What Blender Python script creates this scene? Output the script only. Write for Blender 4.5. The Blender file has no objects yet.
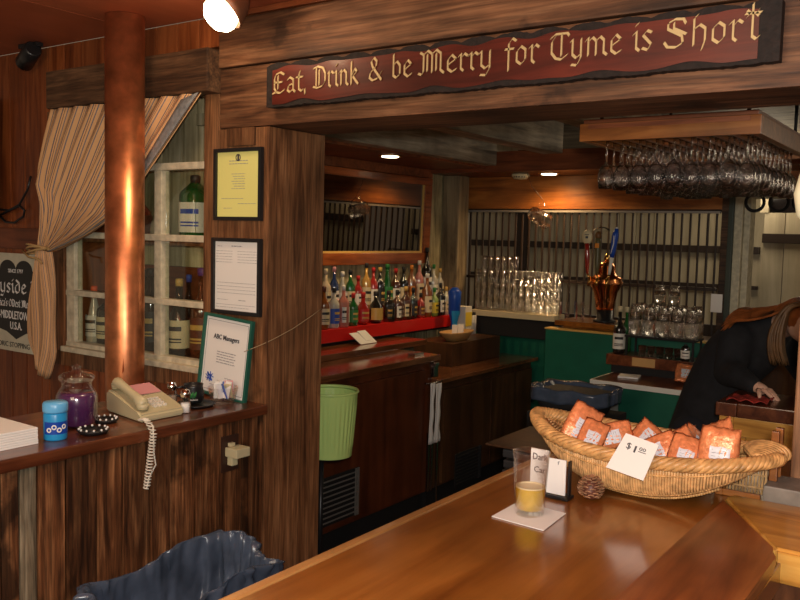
import bpy, bmesh, math, random
from mathutils import Vector, Matrix, noise
random.seed(7)
D = bpy.data; SC = bpy.context.scene; COL = SC.collection
PI = math.pi
sin, cos = math.sin, math.cos

# ------------------------------------------------------------------ camera, world, lights, exposure
cam_d = D.cameras.new('camera'); cam = D.objects.new('camera', cam_d); COL.objects.link(cam)
cam_d.sensor_width = 36; cam_d.lens = 847.0 / 800 * 36; cam_d.clip_start = .02
cr = ((0.81791608, -0.06418934, 0.57174559), (0.57480003, 0.04822148, -0.81687185), (0.02486405, 0.996772, 0.07633716))
cam.matrix_world = Matrix.Translation((0, 0, 1.65)) @ Matrix(cr).to_4x4()
SC.camera = cam
SC.view_settings.view_transform = 'Standard'; SC.view_settings.look = 'None'
SC.view_settings.gamma = 1; SC.view_settings.exposure = 0.35; SC.view_settings.use_curve_mapping = False
w = D.worlds.new('world'); SC.world = w; w.use_nodes = True
w.node_tree.nodes['Background'].inputs[0].default_value = (1.0, .72, .48, 1)
w.node_tree.nodes['Background'].inputs[1].default_value = .13

def lamp(name, typ, loc, energy, color=(1, 1, 1), size=.05, target=None, **kw):
    l = D.lights.new(name, typ); l.energy = energy; l.color = color
    if typ == 'AREA': l.size = size
    elif typ in ('POINT', 'SPOT'): l.shadow_soft_size = size
    for k, v in kw.items(): setattr(l, k, v)
    o = D.objects.new(name, l); COL.objects.link(o); o.location = loc
    if target is not None:
        o.rotation_euler = (Vector(target) - Vector(loc)).to_track_quat('-Z', 'Y').to_euler()
    return o
lamp('camera_flash_light', 'POINT', (.05, -.04, 1.72), 92, (1, .96, .89), .03)
lamp('dining_room_light', 'AREA', (-.9, -.6, 2.0), 20, (1, .78, .55), .9, (-1.8, 2.2, 2.05))
lamp('far_room_light', 'POINT', (-1.5, 6.6, 2.2), 15, (1, .82, .58), .25)
lamp('side_room_light', 'POINT', (.6, 5.0, 2.1), 8, (1, .82, .58), .25)

# ------------------------------------------------------------------ helpers
class MB:
    def __init__(s): s.bm = bmesh.new(); s.mi = 0
    def face(s, pts, mi=None):
        vs = [s.bm.verts.new(p) for p in pts]
        try:
            f = s.bm.faces.new(vs); f.material_index = s.mi if mi is None else mi; return f
        except ValueError: return None
    def box(s, x0, x1, y0, y1, z0, z1, bev=0, mi=None, rot=None):
        b = bmesh.new()
        r = bmesh.ops.create_cube(b, size=1)
        cx, cy, cz = (x0+x1)/2, (y0+y1)/2, (z0+z1)/2
        for v in b.verts: v.co = Vector((v.co.x*(x1-x0), v.co.y*(y1-y0), v.co.z*(z1-z0)))
        if bev: bmesh.ops.bevel(b, geom=b.edges[:], offset=bev, segments=2, affect='EDGES', profile=.7)
        M = Matrix.Translation((cx, cy, cz))
        if rot is not None: M = M @ rot
        return s.join(b, M, mi)
    def join(s, b, M=None, mi=None):
        k = s.mi if mi is None else mi
        mp = {}
        for v in b.verts: mp[v] = s.bm.verts.new(M @ v.co if M is not None else v.co)
        for f in b.faces:
            g = s.bm.faces.new([mp[v] for v in f.verts]); g.material_index = k; g.smooth = f.smooth
        b.free(); return s
    def lathe(s, prof, c=(0, 0, 0), n=20, rx=1, ry=1, sq=0, mi=None, a0=0, a1=2*PI, M=None, smooth=True):
        k = s.mi if mi is None else mi
        full = abs(a1-a0-2*PI) < 1e-6
        m = n if full else n+1
        rings = []
        for r, z in prof:
            ring = []
            for i in range(m):
                a = a0 + (a1-a0)*i/n
                ca, sa = cos(a), sin(a)
                q = 1
                if sq: q = (abs(ca)**sq + abs(sa)**sq) ** (-1.0/sq)
                p = Vector((r*rx*ca*q, r*ry*sa*q, z))
                if M is not None: p = M @ p
                ring.append(s.bm.verts.new(p + Vector(c)))
            rings.append(ring)
        for j in range(len(rings)-1):
            for i in range(n):
                i2 = (i+1) % m
                f = s.bm.faces.new((rings[j][i], rings[j][i2], rings[j+1][i2], rings[j+1][i])); f.smooth = smooth; f.material_index = k
        if full and prof[0] != prof[-1]:
            for ring, rv in ((rings[0], True), (rings[-1], False)):
                if prof[0 if rv else -1][0] > 1e-4:
                    f = s.bm.faces.new(ring[::-1] if rv else ring); f.material_index = k
        return s
    def tube(s, pts, r, n=8, mi=None, cap=True):
        k = s.mi if mi is None else mi
        pts = [Vector(p) for p in pts]; rr = r if isinstance(r, (list, tuple)) else [r]*len(pts)
        up = None; rings = []
        for i, p in enumerate(pts):
            t = (pts[min(i+1, len(pts)-1)] - pts[max(i-1, 0)])
            if t.length < 1e-9: t = Vector((0, 0, 1))
            t.normalize()
            if up is None:
                up = Vector((0, 0, 1)) if abs(t.z) < .9 else Vector((1, 0, 0))
            a = t.cross(up)
            if a.length < 1e-6: a = t.orthogonal()
            a.normalize(); up = a.cross(t).normalized()
            rings.append([s.bm.verts.new(p + (a*cos(2*PI*j/n) + up*sin(2*PI*j/n))*rr[i]) for j in range(n)])
        for i in range(len(rings)-1):
            for j in range(n):
                f = s.bm.faces.new((rings[i][j], rings[i][(j+1) % n], rings[i+1][(j+1) % n], rings[i+1][j])); f.smooth = True; f.material_index = k
        if cap and n > 2:
            for q in (rings[0][::-1], rings[-1]):
                f = s.bm.faces.new(q); f.material_index = k
        return s
    def prism(s, pts, d, mi=None):
        """pts: closed outline of 3D points, extruded along vector d"""
        k = s.mi if mi is None else mi
        d = Vector(d); a = [s.bm.verts.new(Vector(p)) for p in pts]; b = [s.bm.verts.new(Vector(p)+d) for p in pts]
        fs = [s.bm.faces.new(a[::-1]), s.bm.faces.new(b)]
        n = len(pts)
        for i in range(n): fs.append(s.bm.faces.new((a[i], a[(i+1) % n], b[(i+1) % n], b[i])))
        for f in fs: f.material_index = k
        return s
    def grid(s, fn, nu, nv, mi=None, closeu=False, uv=False):
        k = s.mi if mi is None else mi
        lay = s.bm.loops.layers.uv.verify() if uv else None
        P = [[s.bm.verts.new(fn(i/nu, j/nv)) for i in range(nu if closeu else nu+1)] for j in range(nv+1)]
        for j in range(nv):
            for i in range(nu):
                i2 = (i+1) % nu if closeu else i+1
                f = s.bm.faces.new((P[j][i], P[j][i2], P[j+1][i2], P[j+1][i])); f.smooth = True; f.material_index = k
                if uv:
                    for l, (a, b) in zip(f.loops, ((i, j), (i+1, j), (i+1, j+1), (i, j+1))): l[lay].uv = (a/nu, b/nv)
        return s
    def ball(s, c, r, n=12, sz=1, mi=None):
        m = n//2
        s.lathe([(r*sin(PI*i/m) if 0 < i < m else 1e-5, -r*sz*cos(PI*i/m)) for i in range(m+1)], c, n, mi=mi); return s

OFF = {}
def obj(name, mb, mat, parent=None, solid=0, sub=0):
    me = D.meshes.new(name)
    bmesh.ops.recalc_face_normals(mb.bm, faces=mb.bm.faces[:])
    if parent is None:
        xs = [v.co for v in mb.bm.verts]
        off = Vector(((min(v.x for v in xs)+max(v.x for v in xs))/2, (min(v.y for v in xs)+max(v.y for v in xs))/2, min(v.z for v in xs)))
    else: off = OFF[parent.name]
    for v in mb.bm.verts: v.co -= off
    mb.bm.to_mesh(me); mb.bm.free()
    for m in (mat if isinstance(mat, (list, tuple)) else [mat]): me.materials.append(m)
    o = D.objects.new(name, me); COL.objects.link(o); OFF[o.name] = off
    if parent is None: o.location = off
    else: o.parent = parent
    if sub:
        m = o.modifiers.new('sub', 'SUBSURF'); m.levels = sub; m.render_levels = sub
    if solid:
        m = o.modifiers.new('solid', 'SOLIDIFY'); m.thickness = solid; m.offset = 0
    return o
def tag(o, label, cat, group=None):
    o['label'] = label; o['category'] = cat
    if group: o['group'] = group
    return o
def thing(name, label, cat, loc=(0, 0, 0), group=None):
    o = D.objects.new(name, None); COL.objects.link(o); o.location = loc; o.empty_display_size = .05; OFF[o.name] = Vector(loc)
    return tag(o, label, cat, group)
def struct(name, mb, mat, parent=None):
    o = obj(name, mb, mat, parent)
    if parent is None: o['kind'] = 'structure'
    return o
def dup(root, loc, rotz=0, label=None, group=None, scale=None, rot=None, mats=None):
    r = root.copy(); COL.objects.link(r); r.location = loc; r.rotation_euler = rot if rot else (0, 0, rotz)
    if scale: r.scale = scale
    if label: r['label'] = label
    if group: r['group'] = group
    def rec(a, b):
        for ch in list(a.children):
            c = ch.copy(); COL.objects.link(c); c.parent = b
            rec(ch, c)
    rec(root, r)
    return r

# ------------------------------------------------------------------ materials
def node_mat(name):
    m = D.materials.new(name); m.use_nodes = True; nt = m.node_tree
    return m, nt, nt.nodes, nt.links, nt.nodes['Principled BSDF']
def mat(name, col, rough=.5, metal=0, coat=0, emit=None, estr=1, trans=0, spec=.5, noise=0, nscale=30, bump=0, ior=1.45, sheen=0, alpha=1):
    m, nt, N, L, b = node_mat(name)
    b.inputs['Base Color'].default_value = (*col, 1); b.inputs['Roughness'].default_value = rough
    b.inputs['Metallic'].default_value = metal; b.inputs['Coat Weight'].default_value = coat
    b.inputs['Transmission Weight'].default_value = trans; b.inputs['Specular IOR Level'].default_value = spec
    b.inputs['IOR'].default_value = ior; b.inputs['Sheen Weight'].default_value = sheen
    if emit: b.inputs['Emission Color'].default_value = (*emit, 1); b.inputs['Emission Strength'].default_value = estr
    if noise or bump:
        tc = N.new('ShaderNodeTexCoord'); nz = N.new('ShaderNodeTexNoise'); nz.inputs['Scale'].default_value = nscale; nz.inputs['Detail'].default_value = 5
        L.new(tc.outputs['Object'], nz.inputs['Vector'])
        if noise:
            rp = N.new('ShaderNodeValToRGB'); rp.color_ramp.elements[0].position = .3; rp.color_ramp.elements[1].position = .7
            rp.color_ramp.elements[0].color = (*[max(0, c*(1-noise)) for c in col], 1); rp.color_ramp.elements[1].color = (*[min(1, c*(1+noise)) for c in col], 1)
            L.new(nz.outputs['Fac'], rp.inputs[0]); L.new(rp.outputs[0], b.inputs['Base Color'])
        if bump:
            bp = N.new('ShaderNodeBump'); bp.inputs['Strength'].default_value = bump; bp.inputs['Distance'].default_value = .004
            L.new(nz.outputs['Fac'], bp.inputs['Height']); L.new(bp.outputs[0], b.inputs['Normal'])
    return m
def wood(name, c1, c2, c3, axis='Z', sc=1, rough=.5, coat=0, isl=.35, bump=.35, blotch=.6, spec=.4, stain=None, fine=0):
    """c1 dark, c2 middle, c3 light; grain runs along axis"""
    m, nt, N, L, b = node_mat(name)
    tc = N.new('ShaderNodeTexCoord'); geo = N.new('ShaderNodeNewGeometry')
    sc3 = {'X': (1.3, 16, 16), 'Y': (16, 1.3, 16), 'Z': (16, 16, 1.3)}[axis]
    mp = N.new('ShaderNodeMapping'); mp.inputs['Scale'].default_value = [v*sc for v in sc3]
    sh = N.new('ShaderNodeVectorMath'); sh.operation = 'MULTIPLY'; sh.inputs[1].default_value = (13, 17, 11)
    L.new(geo.outputs['Random Per Island'], sh.inputs[0]); ad = N.new('ShaderNodeVectorMath'); ad.operation = 'ADD'
    L.new(tc.outputs['Object'], ad.inputs[0]); L.new(sh.outputs[0], ad.inputs[1]); L.new(ad.outputs[0], mp.inputs['Vector'])
    nz = N.new('ShaderNodeTexNoise'); nz.inputs['Scale'].default_value = 1.6; nz.inputs['Detail'].default_value = 9; nz.inputs['Roughness'].default_value = .62; nz.inputs['Distortion'].default_value = .9
    L.new(mp.outputs[0], nz.inputs['Vector'])
    rp = N.new('ShaderNodeValToRGB'); e = rp.color_ramp.elements
    e[0].position = .33; e[0].color = (*c1, 1); e[1].position = .68; e[1].color = (*c3, 1); k = e.new(.5); k.color = (*c2, 1)
    L.new(nz.outputs['Fac'], rp.inputs[0])
    n2 = N.new('ShaderNodeTexNoise'); n2.inputs['Scale'].default_value = 3.2; n2.inputs['Detail'].default_value = 4
    L.new(ad.outputs[0], n2.inputs['Vector'])
    r2 = N.new('ShaderNodeMapRange'); r2.inputs['From Min'].default_value = .3; r2.inputs['From Max'].default_value = .62; r2.inputs['To Min'].default_value = blotch; r2.inputs['To Max'].default_value = 1.1
    L.new(n2.outputs['Fac'], r2.inputs['Value'])
    r3 = N.new('ShaderNodeMapRange'); r3.inputs['To Min'].default_value = 1-isl; r3.inputs['To Max'].default_value = 1+isl
    L.new(geo.outputs['Random Per Island'], r3.inputs['Value'])
    mu = N.new('ShaderNodeMath'); mu.operation = 'MULTIPLY'; L.new(r2.outputs[0], mu.inputs[0]); L.new(r3.outputs[0], mu.inputs[1])
    vm = N.new('ShaderNodeVectorMath'); vm.operation = 'SCALE'; L.new(rp.outputs[0], vm.inputs[0]); L.new(mu.outputs[0], vm.inputs['Scale'])
    last = vm.outputs[0]
    if fine:   # fine saw marks and splinters along the grain
        m5 = N.new('ShaderNodeMapping'); m5.inputs['Scale'].default_value = [{16: 150, 1.3: 7}[v]*sc for v in sc3]
        L.new(ad.outputs[0], m5.inputs['Vector']); n5 = N.new('ShaderNodeTexNoise'); n5.inputs['Scale'].default_value = 1; n5.inputs['Detail'].default_value = 5; L.new(m5.outputs[0], n5.inputs['Vector'])
        r5 = N.new('ShaderNodeMapRange'); r5.inputs['From Min'].default_value = .32; r5.inputs['From Max'].default_value = .68; r5.inputs['To Min'].default_value = 1-fine; r5.inputs['To Max'].default_value = 1+fine
        L.new(n5.outputs['Fac'], r5.inputs['Value']); v5 = N.new('ShaderNodeVectorMath'); v5.operation = 'SCALE'; L.new(last, v5.inputs[0]); L.new(r5.outputs[0], v5.inputs['Scale']); last = v5.outputs[0]
    if stain:   # dark irregular stains with an edge of their own
        n3 = N.new('ShaderNodeTexNoise'); n3.inputs['Scale'].default_value = stain[0]; n3.inputs['Detail'].default_value = 6
        L.new(ad.outputs[0], n3.inputs['Vector'])
        r4 = N.new('ShaderNodeMapRange'); r4.inputs['From Min'].default_value = stain[1]; r4.inputs['From Max'].default_value = stain[1]+.05; r4.inputs['To Min'].default_value = 1; r4.inputs['To Max'].default_value = stain[2]
        L.new(n3.outputs['Fac'], r4.inputs['Value']); v2 = N.new('ShaderNodeVectorMath'); v2.operation = 'SCALE'
        L.new(last, v2.inputs[0]); L.new(r4.outputs[0], v2.inputs['Scale']); last = v2.outputs[0]
    L.new(last, b.inputs['Base Color'])
    b.inputs['Roughness'].default_value = rough; b.inputs['Coat Weight'].default_value = coat; b.inputs['Coat Roughness'].default_value = .14
    b.inputs['Specular IOR Level'].default_value = spec
    if bump:
        bp = N.new('ShaderNodeBump'); bp.inputs['Strength'].default_value = bump; bp.inputs['Distance'].default_value = .003
        L.new(nz.outputs['Fac'], bp.inputs['Height']); L.new(bp.outputs[0], b.inputs['Normal'])
    return m
def glass(name, tint=(1, 1, 1), rough=.02, blend=.35, hi=.85, base=.06):
    """thin walled glass: see-through with a mirror skin that grows at grazing angles"""
    m = D.materials.new(name); m.use_nodes = True; nt = m.node_tree; N = nt.nodes; L = nt.links; N.clear()
    out = N.new('ShaderNodeOutputMaterial'); mx = N.new('ShaderNodeMixShader'); tr = N.new('ShaderNodeBsdfTransparent'); gl = N.new('ShaderNodeBsdfGlossy')
    tr.inputs[0].default_value = (*tint, 1); gl.inputs['Roughness'].default_value = rough; gl.inputs[0].default_value = (1, 1, 1, 1)
    lw = N.new('ShaderNodeLayerWeight'); lw.inputs[0].default_value = blend
    mr = N.new('ShaderNodeMapRange'); mr.inputs['To Min'].default_value = base; mr.inputs['To Max'].default_value = hi
    L.new(lw.outputs['Facing'], mr.inputs['Value']); L.new(mr.outputs[0], mx.inputs[0]); L.new(tr.outputs[0], mx.inputs[1]); L.new(gl.outputs[0], mx.inputs[2]); L.new(mx.outputs[0], out.inputs[0])
    return m

W_rough = lambda ax, nm='rough_brown_planks': wood(nm+'_'+ax.lower(), (.030, .011, .004), (.115, .042, .015), (.30, .135, .055), ax, 1, .5, isl=.35, bump=.8, blotch=.32, stain=(3.2, .58, .22), fine=.5)
M = {}
M['wains'] = W_rough('Z', 'rough_wainscot_boards')
M['post'] = wood('post_board', (.070, .026, .010), (.175, .075, .030), (.28, .135, .060), 'Z', 1, .5, isl=.12, bump=.6, blotch=.5, stain=(3.5, .62, .35), fine=.4)
M['beam'] = wood('beam_wood', (.050, .019, .008), (.135, .055, .023), (.25, .118, .055), 'X', .8, .55, isl=.15, bump=.6, blotch=.45, stain=(4, .62, .45), fine=.4)
M['beam2'] = wood('dark_beam_wood', (.03, .014, .007), (.085, .040, .018), (.17, .085, .04), 'X', .8, .6, isl=.1, bump=.5, blotch=.4, fine=.4)
M['panel'] = wood('stained_panelling', (.10, .022, .006), (.20, .050, .013), (.29, .085, .024), 'Z', 1, .38, isl=.12, bump=.1, blotch=.75)
M['rail'] = wood('red_brown_trim', (.09, .02, .007), (.16, .04, .013), (.22, .06, .02), 'X', 1, .35, isl=.05, bump=.1)
M['cap'] = wood('cap_board', (.07, .018, .008), (.13, .036, .014), (.20, .065, .025), 'Y', 1, .28, coat=.4, isl=.05, bump=.1)
M['bar'] = wood('varnished_bar_top', (.17, .050, .007), (.25, .083, .012), (.32, .118, .020), 'Y', .55, .28, coat=.9, isl=.06, bump=.02, blotch=.7)
M['baredge'] = wood('bar_edge_strip', (.30, .13, .035), (.42, .20, .06), (.5, .27, .09), 'Y', 1, .3, coat=.5, isl=0, bump=.05)
M['arm'] = wood('mahogany_arm_rail', (.11, .028, .008), (.24, .072, .018), (.36, .13, .034), 'Y', .5, .35, coat=.25, isl=.05, bump=.05)
M['oak'] = wood('honey_oak', (.30, .11, .012), (.62, .29, .05), (.74, .42, .10), 'X', .7, .35, coat=.3, isl=.08, bump=.08)
M['darkbar'] = wood('dark_bar_front', (.05, .018, .008), (.12, .04, .014), (.2, .07, .025), 'Z', .8, .4, isl=.1, bump=.1)
M['ceil'] = wood('red_ceiling_board', (.35, .085, .034), (.40, .10, .042), (.45, .12, .05), 'Y', .3, .35, isl=.03, bump=.03, blotch=.9)
M['grey'] = wood('weathered_grey_boards', (.14, .115, .055), (.33, .28, .15), (.55, .48, .28), 'Z', 1, .75, isl=.25, bump=.6, blotch=.5)
M['greyh'] = wood('grey_ceiling_boards', (.07, .06, .045), (.15, .13, .095), (.25, .22, .16), 'X', 1, .75, isl=.25, bump=.6, blotch=.5)
M['joist'] = wood('old_joist', (.15, .12, .085), (.32, .26, .18), (.50, .42, .30), 'Y', 1, .75, isl=.2, bump=.5, blotch=.45)
M['orange'] = wood('amber_plank', (.16, .045, .010), (.33, .11, .022), (.48, .18, .04), 'X', .6, .4, isl=.08, bump=.15, blotch=.6)
M['soffit'] = wood('dark_red_soffit', (.10, .026, .010), (.20, .055, .018), (.27, .085, .03), 'X', 1, .4, isl=.1, bump=.1)
M['mirframe'] = wood('cherry_mirror_frame', (.15, .032, .008), (.27, .068, .016), (.36, .10, .026), 'Y', 1, .25, coat=.5, isl=.06, bump=.05)
M['cooler'] = wood('brown_cooler_door', (.075, .019, .007), (.12, .030, .010), (.16, .042, .014), 'Z', .4, .3, isl=.05, bump=.02, spec=.5)
M['cooler2'] = wood('dark_cooler_door', (.045, .020, .009), (.08, .034, .014), (.12, .055, .02), 'Z', .4, .4, isl=.05, bump=.02)
M['counter'] = wood('worn_back_counter', (.10, .035, .014), (.19, .07, .028), (.27, .11, .045), 'Y', .8, .15, coat=.7, isl=.05, bump=.05)
M['post2'] = wood('pale_corner_post', (.10, .07, .04), (.24, .18, .10), (.33, .26, .15), 'Z', .8, .7, isl=.1, bump=.4)
M['board_sign'] = wood('carved_sign_red', (.06, .008, .004), (.105, .014, .007), (.15, .022, .010), 'X', .8, .42, coat=.1, isl=.03, bump=.1)
M['charred'] = mat('charred_edge', (.014, .008, .006), .75, noise=.5, nscale=60, bump=.6)
M['rackwood'] = wood('orange_rack_wood', (.20, .06, .012), (.33, .11, .022), (.42, .16, .04), 'X', 1, .35, isl=.1, bump=.1)
M['gold'] = mat('gold_paint', (.62, .46, .22), .45, .2)
M['black'] = mat('black_plastic', (.012, .012, .013), .35)
M['blackm'] = mat('black_matte', (.012, .011, .011), .8)
M['rubber'] = mat('dark_rubber', (.02, .02, .022), .6)
M['white'] = mat('white_paint', (.72, .68, .58), .5, noise=.08, nscale=20)
M['sash'] = mat('aged_white_sash_paint', (.55, .50, .36), .55, noise=.22, nscale=35, bump=.2)
M['paper'] = mat('white_paper', (.78, .77, .74), .7)
M['yellow'] = mat('yellow_paper', (.74, .72, .24), .7)
M['ink'] = mat('ink', (.05, .05, .06), .6)
M['inkgrey'] = mat('grey_print', (.28, .28, .30), .6)
M['green'] = mat('green_painted_panel', (.006, .105, .062), .45, noise=.12, nscale=8)
M['olive'] = mat('dark_olive_paint', (.04, .055, .04), .5)
M['gframe'] = mat('green_frame', (.015, .10, .07), .35)
M['red'] = mat('red_painted_shelf', (.62, .015, .012), .3)
M['steel'] = mat('steel', (.55, .53, .50), .25, 1)
M['chrome'] = mat('chrome', (.8, .8, .8), .1, 1)
M['brass'] = mat('brass', (.75, .45, .13), .2, 1)
M['copper'] = mat('polished_copper', (.85, .33, .13), .16, 1, noise=.12, nscale=25)
M['pipe'] = mat('brown_copper_pipe', (.66, .25, .11), .36, .9, noise=.35, nscale=14, bump=.05)
M['beige'] = mat('beige_plastic', (.50, .45, .28), .4)
M['pink'] = mat('pink_card', (.62, .28, .30), .6)
M['candle'] = mat('purple_wax', (.075, .018, .085), .25, coat=.6)
M['blue'] = mat('blue_plastic', (.02, .28, .62), .3)
M['blue2'] = mat('deep_blue', (.01, .06, .38), .3)
M['lime'] = mat('lime_green_tin', (.62, .86, .27), .3, coat=.3)
M['liner'] = mat('navy_bin_liner', (.055, .075, .115), .25, noise=.3, nscale=12, bump=1.0)
M['tile'] = mat('brown_floor_tile', (.08, .032, .018), .4, noise=.3, nscale=6)
M['siding'] = wood('cream_siding', (.33, .28, .19), (.42, .36, .24), (.50, .43, .30), 'Z', .4, .6, isl=.06, bump=.05, blotch=.9)
M['darkiron'] = mat('dark_brown_iron', (.028, .016, .010), .5)
M['glass'] = glass('clear_glass')
M['glassb'] = glass('bright_glass', blend=.3, hi=.6, base=.02, rough=.05)
M['gl3'] = glass('tumbler_glass', blend=.45, hi=.9, base=.07, rough=.05)
M['gl2'] = mat('drinking_glass', (.98, .98, 1), .03, trans=1, ior=1.42)
_nt = M['gl2'].node_tree; _t = _nt.nodes.new('ShaderNodeBsdfTransparent'); _m = _nt.nodes.new('ShaderNodeMixShader'); _m.inputs[0].default_value = .72
_nt.links.new(_t.outputs[0], _m.inputs[1]); _nt.links.new(_nt.nodes['Principled BSDF'].outputs[0], _m.inputs[2]); _nt.links.new(_m.outputs[0], _nt.nodes['Material Output'].inputs[0])
M['hero'] = glass('beer_glass_wall', blend=.3, hi=.6, base=.015, rough=.01)
M['ironish'] = mat('dark_lamp_metal', (.12, .045, .02), .5)
M['pane'] = glass('window_pane', (.93, .95, .9), .03, .2, .35, .03)
M['liquor'] = {}
def bottlemat(name, col, rough=.08): M['b_'+name] = mat(name+'_bottle_glass', col, rough, coat=1, spec=.8)
for n_, c_ in dict(amber=(.20, .06, .012), dark=(.012, .010, .008), green=(.01, .09, .02), clear=(.48, .46, .38), red=(.30, .015, .010), brown=(.07, .02, .008), gold=(.45, .24, .05), blue=(.02, .04, .12), cream=(.60, .48, .32), pinkish=(.45, .16, .12), lime=(.20, .30, .05)).items(): bottlemat(n_, c_)
def simple(n, c, r=.5, **k): M[n] = mat(n+'_surface', c, r, **k); return M[n]
simple('l_white', (.75, .72, .64)); simple('l_cream', (.66, .56, .34)); simple('l_black', (.02, .02, .02)); simple('l_red', (.5, .02, .02)); simple('l_gold', (.6, .38, .10), .35)
simple('l_green', (.03, .2, .05)); simple('l_blue', (.03, .08, .4)); simple('l_orange', (.75, .25, .03)); simple('l_yellow', (.8, .6, .05)); simple('l_brown', (.12, .035, .02))
simple('l_purple', (.10, .04, .22)); simple('l_orangered', (.85, .10, .02))
M['bag'] = mat('orange_foil_bag', (.74, .25, .10), .3, noise=.3, nscale=40, bump=.8, metal=.2)
M['baglab'] = mat('white_bag_print', (.66, .68, .74), .35)
M['wick'] = mat('golden_wicker', (.60, .33, .12), .42, noise=.4, nscale=45)
M['wick2'] = mat('wicker_stakes', (.62, .36, .15), .45, noise=.4, nscale=60)
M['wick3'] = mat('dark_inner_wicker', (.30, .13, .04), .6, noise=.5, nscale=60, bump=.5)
M['beer'] = mat('pale_beer', (1.0, .68, .03), .02, trans=.5, ior=1.1)
M['skin'] = mat('skin', (.62, .36, .25), .5)
M['cloth'] = mat('black_knit', (.010, .010, .012), .9, noise=.3, nscale=30)
M['jeans'] = mat('dark_trousers', (.012, .014, .02), .9)
M['hair'] = mat('auburn_hair', (.24, .070, .018), .38, noise=.4, nscale=25)
M['hairb'] = mat('blonde_hair', (.13, .065, .025), .5, noise=.3, nscale=25)
M['bulb'] = mat('lit_bulb', (1, .9, .7), .3, emit=(1, .82, .55), estr=14)
M['lens'] = mat('lit_downlight', (1, .9, .7), .3, emit=(1, .80, .52), estr=9)
M['shade'] = mat('cream_glass_shade', (.78, .74, .50), .3, emit=(1, .9, .55), estr=.12)
M['mirror'] = mat('mirror_glass', (.19, .17, .15), .02, 1)
M['screen'] = mat('screen', (.005, .005, .006), .15)
M['twine'] = mat('twine', (.35, .25, .14), .8)
M['straw'] = mat('rope', (.42, .27, .11), .8)
M['dishw'] = mat('dish_wood', (.55, .32, .12), .4)
M['grill'] = mat('vent_grey', (.33, .31, .28), .4, .5)
M['signplate'] = mat('enamel_plate', (.56, .53, .40), .4, noise=.12, nscale=12)

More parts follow.
